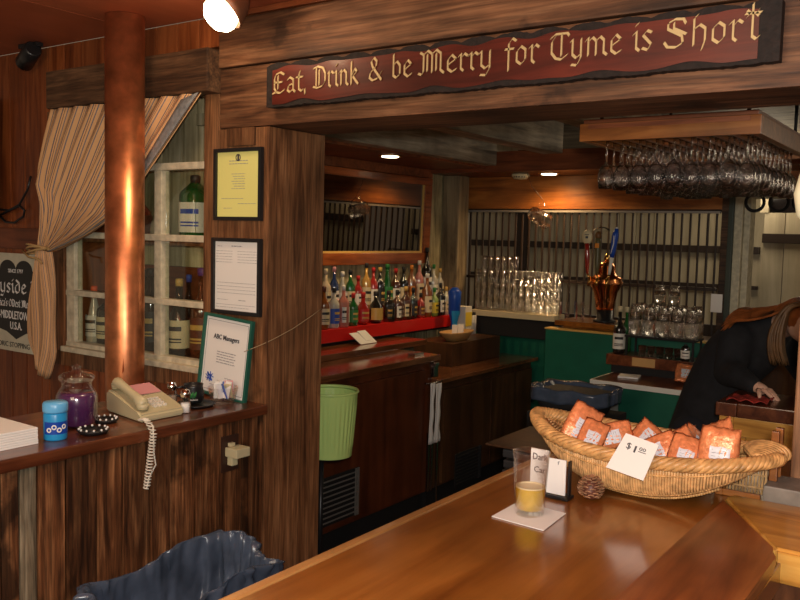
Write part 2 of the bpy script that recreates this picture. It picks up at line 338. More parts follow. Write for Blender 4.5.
# ------------------------------------------------------------------ lettering
BL = {
 'A': (1.05, [[(.1, 1.3), (.4, 1.42), (.55, 1.2), (.55, 0)], [(.5, 1.35), (.2, .9), (.2, .2), (0, .05)], [(.55, 1.3), (.85, 1.2), (.85, .2), (1.0, 0)], [(.2, .65), (.85, .65)]]),
 'E': (1.05, [[(.9, 1.25), (.6, 1.42), (.25, 1.3), (.15, 1.0), (.15, .35), (.3, .08), (.6, 0), (.92, .2)], [(.15, .75), (.75, .75)], [(.42, 1.2), (.42, .3)], [(0, .0), (.3, .08)]]),
 'D': (1.15, [[(0, 1.3), (.35, 1.42), (.8, 1.3), (1.0, .95), (1.0, .4), (.75, .1), (.35, 0), (0, .1)], [(.25, 1.35), (.25, .1)], [(.5, 1.2), (.5, .2)]]),
 'M': (1.6, [[(0, .1), (.2, 0), (.3, .2), (.3, 1.2), (.1, 1.35)], [(.3, 1.2), (.55, 1.42), (.8, 1.2), (.8, .1)], [(.8, 1.2), (1.05, 1.42), (1.3, 1.2), (1.3, .2), (1.5, 0)], [(.52, 1.2), (.52, .2)], [(1.04, 1.2), (1.04, .2)]]),
 'T': (1.1, [[(.05, 1.2), (.3, 1.4), (.95, 1.4), (1.05, 1.25)], [(.35, 1.35), (.12, 1.0), (.12, .4), (.35, .08), (.65, 0), (.98, .25)], [(.65, 1.35), (.65, .2)]]),
 'W': (1.5, [[(.1, 1.4), (.1, .3), (.35, 0), (.65, .25)], [(.6, 1.4), (.65, .25), (.95, 0), (1.25, .4), (1.25, 1.1), (1.05, 1.4)]]),
 'S': (1.15, [[(.95, 1.15), (.85, 1.38), (.5, 1.42), (.2, 1.25), (.2, .95), (.8, .55), (.85, .2), (.55, 0), (.2, .05), (.05, .3)], [(.45, 1.25), (.45, .95), (.98, .62)]]),
 'I': (.75, [[(.05, 1.3), (.3, 1.42), (.6, 1.3)], [(.35, 1.38), (.35, .1)], [(.0, .1), (.3, 0), (.6, .15)]]),
 'O': (1.1, [[(.5, 1.42), (.15, 1.1), (.12, .4), (.4, 0), (.8, .15), (.95, .6), (.9, 1.1), (.5, 1.42)]]),
 'a': (.78, [[(.1, .85), (.3, 1), (.55, .85), (.55, .15), (.7, 0)], [(.55, .58), (.2, .45), (.12, .15), (.3, 0), (.55, .2)]]),
 'b': (.8, [[(.15, 1.45), (.15, .15), (.35, 0), (.6, .2), (.6, .75), (.4, 1), (.15, .8)]]),
 'c': (.65, [[(.55, .85), (.35, 1), (.12, .75), (.12, .2), (.35, 0), (.55, .15)]]),
 'd': (.8, [[(.2, 1.4), (.55, 1.1), (.6, .75), (.6, .2), (.35, 0), (.12, .2), (.12, .7), (.4, .95)]]),
 'e': (.68, [[(.6, .15), (.35, 0), (.12, .2), (.12, .75), (.35, 1), (.58, .75), (.15, .45)]]),
 'f': (.55, [[(.62, 1.35), (.42, 1.5), (.22, 1.25), (.22, -.3)], [(.02, .92), (.5, .92)]]),
 'h': (.82, [[(.3, 1.5), (.15, 1.35), (.15, 0)], [(.15, .8), (.4, 1), (.62, .8), (.62, .2), (.5, -.25)]]),
 'i': (.42, [[(.03, .85), (.2, 1), (.2, .15), (.36, 0)], [(.14, 1.3), (.28, 1.42)]]),
 'k': (.78, [[(.15, 1.45), (.15, 0)], [(.15, .5), (.42, 1), (.6, .8), (.28, .52), (.7, 0)]]),
 'l': (.4, [[(.1, 1.45), (.2, 1.35), (.2, .15), (.36, 0)]]),
 'm': (1.25, [[(.03, .85), (.18, 1), (.18, .05)], [(.18, .8), (.4, 1), (.58, .8), (.58, .05)], [(.58, .8), (.8, 1), (.98, .8), (.98, .15), (1.15, 0)]]),
 'n': (.85, [[(.03, .85), (.18, 1), (.18, .05)], [(.18, .8), (.42, 1), (.6, .8), (.6, .15), (.76, 0)]]),
 'o': (.75, [[(.35, 1), (.12, .75), (.12, .2), (.35, 0), (.58, .25), (.58, .8), (.35, 1)]]),
 'r': (.58, [[(.03, .85), (.18, 1), (.18, .15), (.32, 0)], [(.18, .75), (.38, 1), (.55, .85)]]),
 's': (.62, [[(.52, .88), (.3, 1), (.1, .78), (.5, .3), (.35, 0), (.08, .12)]]),
 't': (.55, [[(.28, 1.35), (.2, 1.1), (.2, .15), (.4, 0), (.52, .1)], [(.0, .95), (.48, .95)]]),
 '#': (.8, [[(.35, 1.7), (.35, .15), (.5, 0), (.62, .12)], [(.05, 1.25), (.68, 1.25)], [(.12, 1.1), (.25, 1.25), (.12, 1.4)], [(.58, 1.1), (.47, 1.25), (.58, 1.4)]]),
 'y': (.8, [[(.03, .9), (.15, 1), (.15, .2), (.35, 0), (.6, .2)], [(.6, 1.0), (.6, 0), (.4, -.4), (.1, -.35)]]),
 "'": (.25, [[(.1, 1.45), (.1, 1.2)]]), ',': (.3, [[(.1, .12), (.12, -.2)]]),
 '&': (.95, [[(.85, .5), (.6, .1), (.3, 0), (.1, .2), (.15, .5), (.5, .85), (.55, 1.2), (.38, 1.42), (.2, 1.2), (.3, .85), (.85, 0)]]),
 ' ': (.45, []),
}
def bl_width(t): return sum(BL[c][0] for c in t)
def blackletter(mb, text, P, U, V, width, unit, nib=.13, depth=.003):
    U = Vector(U); V = Vector(V); P = Vector(P); Nn = U.cross(V).normalized()
    ku = width/bl_width(text); x = 0
    nv = (cos(PI/4)*nib*.5, sin(PI/4)*nib*.5)
    for c in text:
        adv, strokes = BL[c]
        for st in strokes:
            for a, b in zip(st[:-1], st[1:]):
                q = []
                for (px, py), sgn in ((a, -1), (b, -1), (b, 1), (a, 1)):
                    q.append(P + U*((x+px+sgn*nv[0]*unit/ku*.8)*ku) + V*((py+sgn*nv[1])*unit))
                if (q[1]-q[0]).cross(q[3]-q[0]).length < 1e-8:
                    d = U*.0012; q[2] = q[2]+d; q[3] = q[3]+d
                mb.prism(q, Nn*depth)
        x += adv
def ftext(mb, text, P, U, V, size, width=None, mi=None, depth=.0008, align='CENTER', bold=.0):
    c = D.curves.new('t', 'FONT'); c.body = text; c.size = 1; c.extrude = .01; c.resolution_u = 2; c.align_x = align; c.offset = bold
    o = D.objects.new('t', c); COL.objects.link(o)
    me = D.meshes.new_from_object(o); D.objects.remove(o); D.curves.remove(c)
    xs = [v.co.x for v in me.vertices]; w0 = max(xs)-min(xs) if xs else 1
    ku = size if width is None else width/w0
    P, U, V = Vector(P), Vector(U), Vector(V); Nn = U.cross(V).normalized()
    b = bmesh.new(); b.from_mesh(me); D.meshes.remove(me)
    for v in b.verts: v.co = P + U*v.co.x*ku + V*v.co.y*size + Nn*v.co.z*depth/.01
    mb.join(b, None, mi)

# ------------------------------------------------------------------ the setting
def planks_x(mb, x0, x1, z0, z1, y0, y1, wd, gap=.004, jit=.25, bev=.002, zj=0):
    x = x0
    while x < x1-.01:
        q = min(x1, x+wd*(1+random.uniform(-jit, jit)))
        if x1-q < wd*.3: q = x1
        d = random.uniform(0, .004)
        mb.box(x+gap/2, q-gap/2, y0-d, y1, z0, z1-random.uniform(0, zj), bev); x = q
def planks_y(mb, y0, y1, z0, z1, x0, x1, wd, gap=.004, jit=.25, bev=.002):
    y = y0
    while y < y1-.01:
        q = min(y1, y+wd*(1+random.uniform(-jit, jit)))
        if y1-q < wd*.3: q = y1
        mb.box(x0, x1+random.uniform(0, .004), y+gap/2, q-gap/2, z0, z1, bev); y = q

m = MB(); m.box(-4.8, 1.6, -1.5, 8.2, -.05, 0); struct('floor', m, M['tile'])
m = MB()
for k in range(5):
    for j in range(2): m.box(-5.11+k*1.22+.002, -5.11+(k+1)*1.22-.002, -1.4+j*1.74, .337+j*1.74, 2.39, 2.42, .001)
struct('ceiling', m, M['ceil'])
m = MB()
for k in range(18): m.box(-3.45, 1.4, 2.365+k*.29, 2.365+(k+1)*.29-.006, 2.44, 2.47, .002)
struct('ceiling_bar', m, M['greyh'])
# partition with the window and the wide opening
W = 2.076; WB = 2.363
m = MB(); x = -4.7
while x < -3.28:
    q = min(-3.265, x+.115); m.box(x+.0025, q-.0025, W, W+.03, 0, 2.388, .003); x = q
x = -3.265
while x < -2.25:
    q = min(-2.24, x+.115); m.box(x+.0025, q-.0025, W, W+.03, 2.285, 2.388, .003); m.box(x+.0025, q-.0025, W, W+.03, 0, 1.128, .003); x = q
m.box(-4.7, -3.20, W+.031, WB, 0, 2.388); m.box(-3.20, -2.24, W+.031, WB, 0, 1.10); m.box(-3.20, -2.24, W+.031, WB, 2.285, 2.388)
struct('wall_front', m, M['panel'])
m = MB(); m.box(-4.7, -3.265, W-.018, W, 1.55, 1.64, .004); struct('trim_1', m, M['rail'])
m = MB(); m.box(-3.265, -3.155, W-.004, W+.05, 1.128, 2.125, .002); m.box(-3.265, -2.31, W-.01, W+.03, 1.075, 1.135, .002); struct('trim_2', m, M['post'])
m = MB(); m.box(-2.312, -2.243, W-.003, WB, .0, 2.125, .003); m.box(-2.24, -2.0, W, WB, 0, 2.0, .004); m.box(-2.19, -2.06, W-.012, W-.001, 1.94, 2.0, .002)
struct('trim_3', m, M['post'])
m = MB(); m.box(-3.185, -2.235, W-.06, W+.03, 2.125, 2.272, .006); struct('trim_4', m, M['beam2'])
m = MB(); m.box(-2.238, 1.3, W, WB, 2.003, 2.205, .006); m.box(-2.232, 1.3, W-.012, WB, 2.208, 2.368, .006)
struct('trim_5', m, M['beam'])
m = MB(); m.box(-2.232, 1.3, W-.02, W+.02, 2.37, 2.388, .002); struct('trim_6', m, M['rail'])
m = MB(); m.box(-.352, -.10, W, WB, 0, 2.0, .004); m.box(-.095, .12, W, WB, 0, 2.0, .004); struct('trim_7', m, M['post'])
m = MB(); m.box(-.385, .12, 1.96, W-.002, 1.073, 1.122, .004); struct('trim_8', m, mat('grey_ledge_paint', (.20, .17, .14), .5, noise=.2))
# low boarded wall with its cap
m = MB(); m.box(-2.40, -2.025, -.6, W-.014, 0, 1.035)
GB = 1.208
edges = [-.6+.13*k for k in range(13)]+[1.05, 1.133, 1.184, 1.233, 1.314, 1.41, 1.495, 1.593, 1.668, 1.766, 1.866, 1.964, 1.999]
for y, q in zip(edges[:-1], edges[1:]): m.box(-2.022, -2.0+random.uniform(0, .005), y+.0025, q-.0025, 0, 1.035, .002, mi=1 if y < GB < q else 0)
m.box(-2.022, -1.992, 2.0, 2.03, 0, 1.035, .002); m.box(-2.022, -1.998, 2.032, W-.014, 0, 1.035, .002)
struct('wall_near', m, (M['wains'], wood('grey_weathered_board', (.05, .035, .02), (.17, .13, .08), (.30, .25, .17), 'Z', 1, .6, isl=.1, bump=.8, blotch=.3, stain=(3, .56, .3), fine=.5)))
m = MB(); m.box(-2.42, -1.975, -.6, W-.015, 1.036, 1.07, .006); struct('trim_9', m, M['cap'])
# bar room shell
m = MB(); planks_y(m, 2.37, 5.6, 0, 2.43, -3.42, -3.37, .15); struct('wall_left', m, M['grey'])
m = MB(); m.box(-3.36, -2.88, 2.37, 5.13, 2.12, 2.15, .003); m.box(-3.36, -3.33, 2.38, 5.13, 2.06, 2.119, .003)
m.box(-3.36, 1.2, 5.14, 5.58, 2.095, 2.125, .003); m.box(-3.36, 1.2, 5.105, 5.135, 2.095, 2.23, .003)
struct('trim_10', m, M['soffit'])
m = MB(); m.box(-3.36, -1.42, 5.56, 5.62, 1.862, 2.094, .002)
m.box(-1.30, 1.2, 5.56, 5.62, 1.99, 2.094, .002)
struct('wall_back', m, M['orange'])
m = MB(); m.box(-3.36, -1.42, 5.58, 5.64, 0, .945, .003); struct('wall_back_lower', m, M['green'])
m = MB(); m.box(-1.425, -1.345, 5.54, 5.64, 0, 2.09, .003); m.box(-3.365, -3.28, 5.55, 5.62, .946, 1.861, .002); m.box(-3.27, -1.43, 5.57, 5.62, 1.845, 1.861); m.box(-3.27, -1.43, 5.57, 5.62, .946, .99)
struct('trim_11', m, M['beam2'])
m = MB(); m.box(-3.36, -3.22, 5.32, 5.46, 0, 2.094, .012); struct('trim_12', m, M['post2'])
m = MB(); m.box(-1.338, -1.29, 5.5, 5.66, 0, 2.0, .006); m.box(-1.288, -1.25, 5.53, 5.66, 0, 2.0, .006); m.box(-1.248, 1.2, 5.53, 5.63, 1.93, 1.985, .004); struct('door_1', m, M['sash'])
m = MB(); m.box(-1.343, -1.338, 5.49, 5.53, 0, 2.09); m.mi = 1; m.box(-1.375, -1.346, 5.50, 5.52, 0, 2.09, .004)
struct('trim_13', m, (M['olive'], M['olive']))
# ceiling joists of the bar room
for k, (xa, xb, zb) in enumerate(((-2.905, -2.80, 2.135), (-2.46, -2.32, 2.20), (-1.82, -1.69, 2.23), (-.45, -.30, 2.22))):
    m = MB(); m.box(xa, xb, 2.37, 5.10, zb, 2.438, .008); struct('trim_%d' % (14+k), m, M['joist'])
# rooms beyond
m = MB(); planks_x(m, -4.75, -1.45, .95, 2.6, 7.5, 7.53, .16, .006, 0); struct('wall_far', m, M['siding'])
m = MB(); m.box(-4.75, -1.45, 7.46, 7.5, 0, .948); m.box(-4.4, -1.6, 7.42, 7.49, 1.565, 1.625, .004); m.box(-4.4, -1.6, 7.43, 7.49, 1.27, 1.30, .004); m.box(-3.85, -3.72, 7.43, 7.48, .95, 2.5, .004)
m.box(-2.35, -1.85, 7.42, 7.49, 1.95, 2.06, .004); struct('trim_18', m, M['darkiron'])
m = MB(); planks_x(m, -1.44, 1.5, 0, 1.885, 6.8, 6.83, .15, .006, 0); planks_x(m, -1.44, 1.5, 2.06, 2.6, 6.8, 6.83, .15, .006, 0)
for xx in (-1.44, -1.17, -.89, -.60, -.3, 0): m.box(xx-.03, xx+.03, 6.79, 6.83, 1.886, 2.06)
struct('wall_far_right', m, M['siding'])
m = MB(); m.box(-1.44, 1.5, 6.86, 6.88, 1.85, 2.1); struct('window_2', m, M['screen'])
m = MB(); m.box(-1.44, 1.5, 6.765, 6.795, 1.66, 1.73, .003); struct('trim_19', m, M['darkiron'])
m = MB(); m.box(-1.44, 1.5, 5.7, 6.9, 2.6, 2.64); m.box(-4.75, -1.44, 5.7, 7.6, 2.6, 2.64); struct('ceiling_far', m, M['greyh'])

# window_1 in the partition
m = MB()
wy0, wy1 = W+.005, W+.045
m.box(-3.15, -3.095, wy0, wy1, 1.136, 1.895, .004); m.box(-2.592, -2.552, wy0, wy1, 1.136, 1.895, .004); m.box(-2.87, -2.845, wy0, wy1, 1.136, 1.895, .003)
for z, h in ((1.136, .04), (1.368, .023), (1.606, .025), (1.868, .026)): m.box(-3.15, -2.315, wy0-.004, wy1+.002, z, z+h, .004)
m.box(-3.15, -2.315, wy0-.03, wy0+.02, 1.136, 1.158, .004)
win = struct('window_1', m, M['sash'])
for (xa, xb) in ((-3.095, -2.87), (-2.845, -2.60), (-2.545, -2.315)):
    for (za, zb) in ((1.182, 1.364), (1.396, 1.599), (1.635, 1.864)):
        m = MB(); m.box(xa, xb, wy0+.016, wy0+.019, za, zb); obj('pane', m, M['pane'], win)
m = MB(); planks_x(m, -3.16, -2.32, 1.50, 2.28, 2.325, 2.345, .12, .004, .3); 
m.box(-2.6, -2.33, 2.29, 2.32, 2.06, 2.105)
struct('wall_window_back', m, wood('pale_display_boards', (.28, .23, .11), (.55, .46, .25), (.75, .66, .42), 'Z', 1, .7, isl=.2, bump=.4, blotch=.6))
m = MB(); m.box(-3.155, -2.32, 2.325, 2.35, 1.14, 1.498); struct('trim_20', m, M['rail'])
for z in (1.162, 1.606):
    t = tag(obj('display_shelf', MB().box(-3.15, -2.32, wy1+.006, 2.315, z-.016, z, .002), M['post']), {1.162: 'lowest', 1.606: 'upper'}[z]+' wooden shelf of bottles behind the paned window', 'shelf')
def wmat(c): return M[c]

# ------------------------------------------------------------------ bottles
def bottle(name, label, cat, loc, h=.28, r=.036, body='b_clear', cap='l_red', lab='l_white', shape='round', group=None, lab2=None, neck=.38, dup_ok=False, rz=0):
    t = thing(name, label, cat, loc, group); X, Y, Z = loc
    sq = {'square': 5}.get(shape, 0); r = r*.86 if sq else r; rn = r*.33
    hs = h*(1-neck)
    prof = [(r*.9, 0), (r, .006), (r, hs*.92), (r*.93, hs), (r*.6, hs+h*.07), (rn, hs+h*.13), (rn*.9, h-.028)]
    if shape == 'squat': prof = [(r*.7, 0), (r, hs*.2), (r*1.05, hs*.5), (r*.9, hs*.9), (rn*1.1, hs+h*.1), (rn, h-.028)]
    if shape == 'cone': prof = [(r*.95, 0), (r, .01), (r*.9, hs*.5), (r*.55, hs), (rn, hs+h*.15), (rn, h-.028)]
    q = Matrix.Rotation(rz+(PI/4 if sq else 0)*0, 3, 'Z')
    m = MB(); m.lathe(prof, loc, 18, sq=sq, M=q.to_4x4()); obj('glass_body', m, M[body], t)
    m = MB(); m.lathe([(rn*1.15, h-.03), (rn*1.2, h-.004), (rn*.9, h)], loc, 12); obj('cap', m, M[cap], t)
    if lab:
        m = MB(); a0 = -PI*.5+rz-1.25; l0, l1 = hs*.18, hs*.78
        m.lathe([(r*1.025 if shape != 'squat' else r*1.07, l0), (r*1.025 if shape != 'squat' else r*1.07, l1)], loc, 12, sq=sq, a0=a0, a1=a0+3.4); lo = obj('bottle_label', m, M[lab], t)
        m = MB(); rr = r*1.035 if shape != 'squat' else r*1.08
        for f0, f1 in ((.62, .78), (.3, .36), (.2, .25)):
            m.lathe([(rr, l0+(l1-l0)*f0), (rr, l0+(l1-l0)*f1)], loc, 8, sq=sq, a0=a0+.8, a1=a0+2.3)
        obj('label_print', m, M[lab2 or ('l_black' if lab in ('l_white', 'l_cream', 'l_yellow') else 'l_gold')], lo)
    return t
# bottles in the display window
bottle('gin_bottle', 'large green bottle with white label on the upper window shelf', 'bottle', (-2.50, 2.20, 1.607), .25, .058, 'b_green', 'l_black', 'l_white', 'square', neck=.25, lab2='l_blue')
bottle('tall_bottle', 'dark capped bottle on upper window shelf by the post, neck above the top sash bar', 'bottle', (-2.405, 2.23, 1.607), .335, .035, 'b_green', 'l_black', None, neck=.3)
bottle('liquor_bottle', 'dark red bottle on upper window shelf just right of the copper pipe', 'bottle', (-2.83, 2.2, 1.607), .20, .05, 'b_red', 'l_red', 'l_brown', 'squat')
bottle('liquor_bottle', 'pale cream bottle on upper window shelf between pipe and muntin', 'bottle', (-2.74, 2.23, 1.607), .13, .04, 'b_cream', 'l_white', None, 'squat')
bottle('whiskey_bottle', 'dark bottle with yellow label and brass cap on the lowest window shelf', 'bottle', (-2.565, 2.18, 1.163), .30, .04, 'b_dark', 'l_gold', 'l_cream', 'squat', neck=.4)
bottle('whiskey_bottle', 'brown bottle with dark red label nearest the post on the lowest window shelf', 'bottle', (-2.46, 2.2, 1.163), .345, .044, 'b_brown', 'l_purple', 'l_brown', neck=.42)
bottle('wine_bottle', 'tall dark bottle behind the pipe side of the muntin on lowest shelf', 'bottle', (-2.76, 2.2, 1.163), .33, .045, 'b_dark', 'l_black', 'l_black')
bottle('wine_bottle', 'tall black bottle beside the copper pipe on the lowest window shelf', 'bottle', (-2.85, 2.24, 1.163), .32, .045, 'b_dark', 'l_black', 'l_white')
bottle('liquor_bottle', 'clear bottle with bright orange-red top in the left window column', 'bottle', (-3.13, 2.2, 1.163), .24, .036, 'b_clear', 'l_orangered', 'l_white', 'cone')
bottle('liquor_bottle', 'black bottle with white band in the left window column by the pipe', 'bottle', (-3.03, 2.2, 1.163), .215, .05, 'b_dark', 'l_black', 'l_cream', neck=.3)
bottle('liquor_bottle', 'blue-capped dark bottle behind the yellow-labelled one on the lowest window shelf', 'bottle', (-2.62, 2.275, 1.163), .31, .03, 'b_dark', 'l_blue', None)

# copper pipe post
t = thing('copper_pipe', 'tall copper-coloured pipe column standing in front of the curtained window', 'pipe', (-2.545, 1.915, 0))
m = MB(); m.lathe([(.068, 0), (.068, 2.388)], (-2.545, 1.915, 0), 40); obj('pipe', m, M['pipe'], t)
m = MB(); m.prism([(-2.493, 1.865, 1.14), (-2.477, 1.86, 1.15), (-2.479, 1.86, 1.195)], (.004, -.004, 0)); obj('torn_sticker', m, M['copper'], t)

# curtain
def cmat():
    m, nt, N, L, b = node_mat('striped_curtain_cloth')
    tc = N.new('ShaderNodeUVMap'); sp = N.new('ShaderNodeSeparateXYZ'); L.new(tc.outputs[0], sp.inputs[0])
    mu = N.new('ShaderNodeMath'); mu.operation = 'MULTIPLY'; mu.inputs[1].default_value = 22; L.new(sp.outputs[0], mu.inputs[0])
    fr = N.new('ShaderNodeMath'); fr.operation = 'FRACT'; L.new(mu.outputs[0], fr.inputs[0])
    rp = N.new('ShaderNodeValToRGB'); rp.color_ramp.interpolation = 'CONSTANT'; e = rp.color_ramp.elements
    e[0].position = 0; e[0].color = (.68, .39, .18, 1); e[1].position = .34; e[1].color = (.13, .12, .13, 1)
    for p, c in ((.44, (.68, .39, .18, 1)), (.56, (.21, .10, .06, 1)), (.62, (.68, .39, .18, 1)), (.80, (.15, .16, .19, 1)), (.90, (.66, .38, .18, 1))):
        k = e.new(p); k.color = c
    L.new(fr.outputs[0], rp.inputs[0]); L.new(rp.outputs[0], b.inputs['Base Color']); b.inputs['Roughness'].default_value = .9
    return m
M['curtain'] = cmat()
M['hem'] = mat('grey_blue_hem_cloth', (.20, .20, .20), .9, noise=.25, nscale=60)
def lerp_path(P, t):
    n = len(P)-1; i = min(int(t*n), n-1); f = t*n-i
    f2 = f
    return [a+(b-a)*f2 for a, b in zip(P[i], P[i+1])]
LP = [(-3.165, 2.122), (-3.2143, 2.0115), (-3.2583, 1.8942), (-3.2681, 1.8356), (-3.2241, 1.7575), (-3.2192, 1.6598), (-3.2388, 1.5621)]
RP = [(-2.275, 2.122), (-2.4425, 1.9529), (-2.5988, 1.7966), (-2.7356, 1.6891), (-2.9115, 1.6158), (-3.058, 1.5718), (-3.1557, 1.5474)]
def cf(u, v):
    a = lerp_path(LP, v); b = lerp_path(RP, v)
    sag = -.05*sin(PI*u)*v*(1-v)*2
    x = a[0]+(b[0]-a[0])*u; z = a[1]+(b[1]-a[1])*u + sag
    am = .010+.010*v
    return (x, 2.024-.010*sin(PI*v)+am*sin(u*PI*17+v*2.2), z)
m = MB(); m.grid(cf, 150, 26, uv=True)
cur = obj('curtain', m, M['curtain'], None, solid=.003)
tag(cur, 'striped tan and blue-grey curtain swagged across the window and tied at the left', 'curtain')
def hemf(u, v):
    p = cf(1.0, u); q = cf(.93, min(1, u+.02)); return tuple(p[i]*(1-v)+q[i]*v - (.012 if i == 1 else 0) for i in range(3))
obj('hem', MB().grid(hemf, 26, 3), M['hem'], cur, solid=.003)
def tf(u, v):
    wd = (.045+.045*sin(min(1, v*1.5)*PI*.5))*(1 if v < .8 else 1-(v-.8)*3.2)
    cx = -3.205-.012*v; zz = 1.55-.50*v
    a = 2*PI*u
    return (cx+wd*cos(a)+.01*sin(v*7+a*2), 2.012+.022*sin(a)+.006*sin(a*7), zz-.03*cos(a)*v+(.04 if v > .9 else 0)*sin(a)*0)
m = MB(); m.grid(tf, 44, 18, closeu=True, uv=True); m.bm.faces.new([v for v in m.bm.verts][-44:])
obj('gathered_tail', m, M['curtain'], cur)
m = MB()
for k in range(3):
    m.tube([(-3.205+.062*cos(a*PI/8), 1.99+.035*sin(a*PI/8), 1.548+.012*cos(a*PI/8+k)+k*.008) for a in range(17)], .0045, 6)
m.tube([(-3.27, 1.96, 1.55), (-3.21, 1.95, 1.525), (-3.15, 1.95, 1.52), (-3.13, 1.96, 1.50)], .0045, 6)
obj('rope_tie', m, M['straw'], cur)

# old inn sign plate at the left
t = thing('enamel_sign', 'old white metal sign with black shield and white blackletter, left of the curtain', 'sign', (-3.475, 2.05, 1.10))
m = MB(); m.box(-3.83, -3.285, 2.052, 2.056, 1.10, 1.53, .001); obj('plate', m, M['signplate'], t)
out = []
for a in range(0, 181, 15): out.append((-3.412+.063*cos(a*PI/180), 1.455+.045*sin(a*PI/180)))
for a in range(0, 181, 15): out.append((-3.538+.063*cos(a*PI/180), 1.455+.045*sin(a*PI/180)))
out += [(-3.66, 1.47), (-3.76, 1.44), (-3.785, 1.38), (-3.76, 1.31), (-3.73, 1.25), (-3.64, 1.20), (-3.55, 1.185), (-3.475, 1.155), (-3.40, 1.185), (-3.31, 1.20), (-3.22, 1.25), (-3.19, 1.31), (-3.165, 1.38), (-3.19, 1.44), (-3.29, 1.47)]
m = MB(); m.prism([(min(x, -3.30), 2.0515, z) for x, z in out], (0, -.0015, 0)); sh = obj('black_shield', m, M['l_black'], t)
U, V = (1, 0, 0), (0, 0, 1)
m = MB(); ftext(m, 'SINCE 1797', (-3.475, 2.0498, 1.445), U, V, .024, .115); ftext(m, '-MIDDLETOWN-', (-3.475, 2.0498, 1.243), U, V, .050, .262, bold=.012); ftext(m, 'U.S.A.', (-3.475, 2.0498, 1.198), U, V, .046, .09, bold=.012)
blackletter(m, "America's Oldest Mot", (-3.675, 2.0498, 1.297), U, V, .40*bl_width("America's Oldest Mot")/bl_width("America's Oldest Motor Inn"), .022, nib=.22, depth=.001)
blackletter(m, 'Wayside I', (-3.744, 2.0498, 1.358), U, V, .430, .040, nib=.26, depth=.001)
obj('white_lettering', m, M['paper'], sh)
m = MB(); ftext(m, 'HISTORIC STOPPING', (-3.53, 2.0515, 1.118), U, V, .032, .31); obj('black_lettering', m, M['l_black'], t)

# ------------------------------------------------------------------ carved sign on the beam
t = thing('carved_sign', 'long red carved wooden sign with gold blackletter motto on the beam', 'sign', (-1.22, 2.05, 2.05))
SX0, SX1, SZ0, SZ1 = -1.972, -.418, 2.052, 2.192
up = []; lo = []
n = 170
for i in range(n+1):
    x = SX0+(SX1-SX0)*i/n
    sc_ = abs(sin((x-SX0)*PI/.105))
    up.append((x, SZ1-.012+.012*sc_**.6+random.uniform(-.0015, .0015)))
    lo.append((x, SZ0+.004-.004*abs(sin((x-SX0)*PI/.23+.8))**.6+random.uniform(-.0015, .0015)))
m = MB(); m.prism([(x, 2.062, z) for x, z in up]+[(x, 2.062, z) for x, z in lo[::-1]], (0, -.030, 0)); obj('charred_board', m, M['charred'], t)
up2 = [(x, SZ1-.015-.006*abs(sin(x*17))**3-.003*sin(x*41)) for x, z in up[3:-5]]; lo2 = [(x, SZ0+.009+.009*abs(sin(x*13))**4+.002*sin(x*37)) for x, z in lo[3:-5]]
m = MB(); m.prism([(x, 2.0315, z) for x, z in up2]+[(x, 2.0315, z) for x, z in lo2[::-1]], (0, -.002, 0)); face = obj('red_face', m, M['board_sign'], t)
words = (('Eat,', -1.941, -1.792, 2.094), ('Drink', -1.768, -1.588, 2.098), ('&', -1.555, -1.500, 2.103), ('be', -1.470, -1.395, 2.104), ('Merry', -1.375, -1.133, 2.104),
         ('for', -1.100, -.998, 2.105), ('Tyme', -.970, -.776, 2.106), ('is', -.752, -.700, 2.107), ('Shor#', -.677, -.452, 2.106))
for wd, xa, xb, z in words:
    m = MB(); blackletter(m, wd, (xa, 2.0292, z), (1, 0, 0), (0, 0, 1), xb-xa, .046, nib=.17, depth=.003); obj('gold_word', m, M['gold'], face)

# ------------------------------------------------------------------ framed papers
def framed(name, label, x0, x1, z0, z1, y, fm, pm, fw, lines, tiltz=0, lean=0, seal=False):
    t = thing(name, label, 'framed document', ((x0+x1)/2, y, z0))
    cx = (x0+x1)/2
    m = MB()
    m.box(x0, x0+fw, y-.016, y, z0, z1, .002); m.box(x1-fw, x1, y-.016, y, z0, z1, .002)
    m.box(x0+fw, x1-fw, y-.016, y, z0, z0+fw, .002); m.box(x0+fw, x1-fw, y-.016, y, z1-fw, z1, .002)
    obj('frame', m, fm, t)
    m = MB(); m.box(x0+fw, x1-fw, y-.006, y-.001, z0+fw, z1-fw); p = obj('paper_sheet', m, pm, t)
    m = MB(); iw = x1-x0-2*fw
    for (fz, a, b, th) in lines:
        z = z0+fw+(z1-z0-2*fw)*fz
        xa = x0+fw+iw*a; xb = x0+fw+iw*b
        xx = xa
        while xx < xb:
            q = min(xb, xx+random.uniform(.006, .018)); m.box(xx, q, y-.0068, y-.006, z, z+th); xx = q+.003
    obj('printed_lines', m, M['inkgrey'], p)
    t.rotation_euler = (lean, tiltz, 0)
    return t, p
ly = [(.86-.045*i, .28, .72, .0022) for i in range(2)]+[(.66-.038*i, .34+.03*(i % 3), .66-.02*(i % 2), .0016) for i in range(7)]+[(.28, .1, .62, .0014), (.2, .5, .92, .0016), (.13, .15, .35, .0014)]
t, p = framed('framed_certificate', 'black framed yellow certificate, topmost on the post', -2.247, -2.018, 1.686, 1.932, W-.004, M['black'], M['yellow'], .013, ly)
m = MB(); m.lathe([(.009, 0), (.012, 0), (.012, .001), (.009, .001), (.009, 0)], (-2.133, W-.0108, 1.9), 20, M=Matrix.Rotation(PI/2, 4, 'X')); m.box(-2.137, -2.129, W-.0112, W-.0105, 1.891, 1.909); obj('crest', m, M['ink'], p)
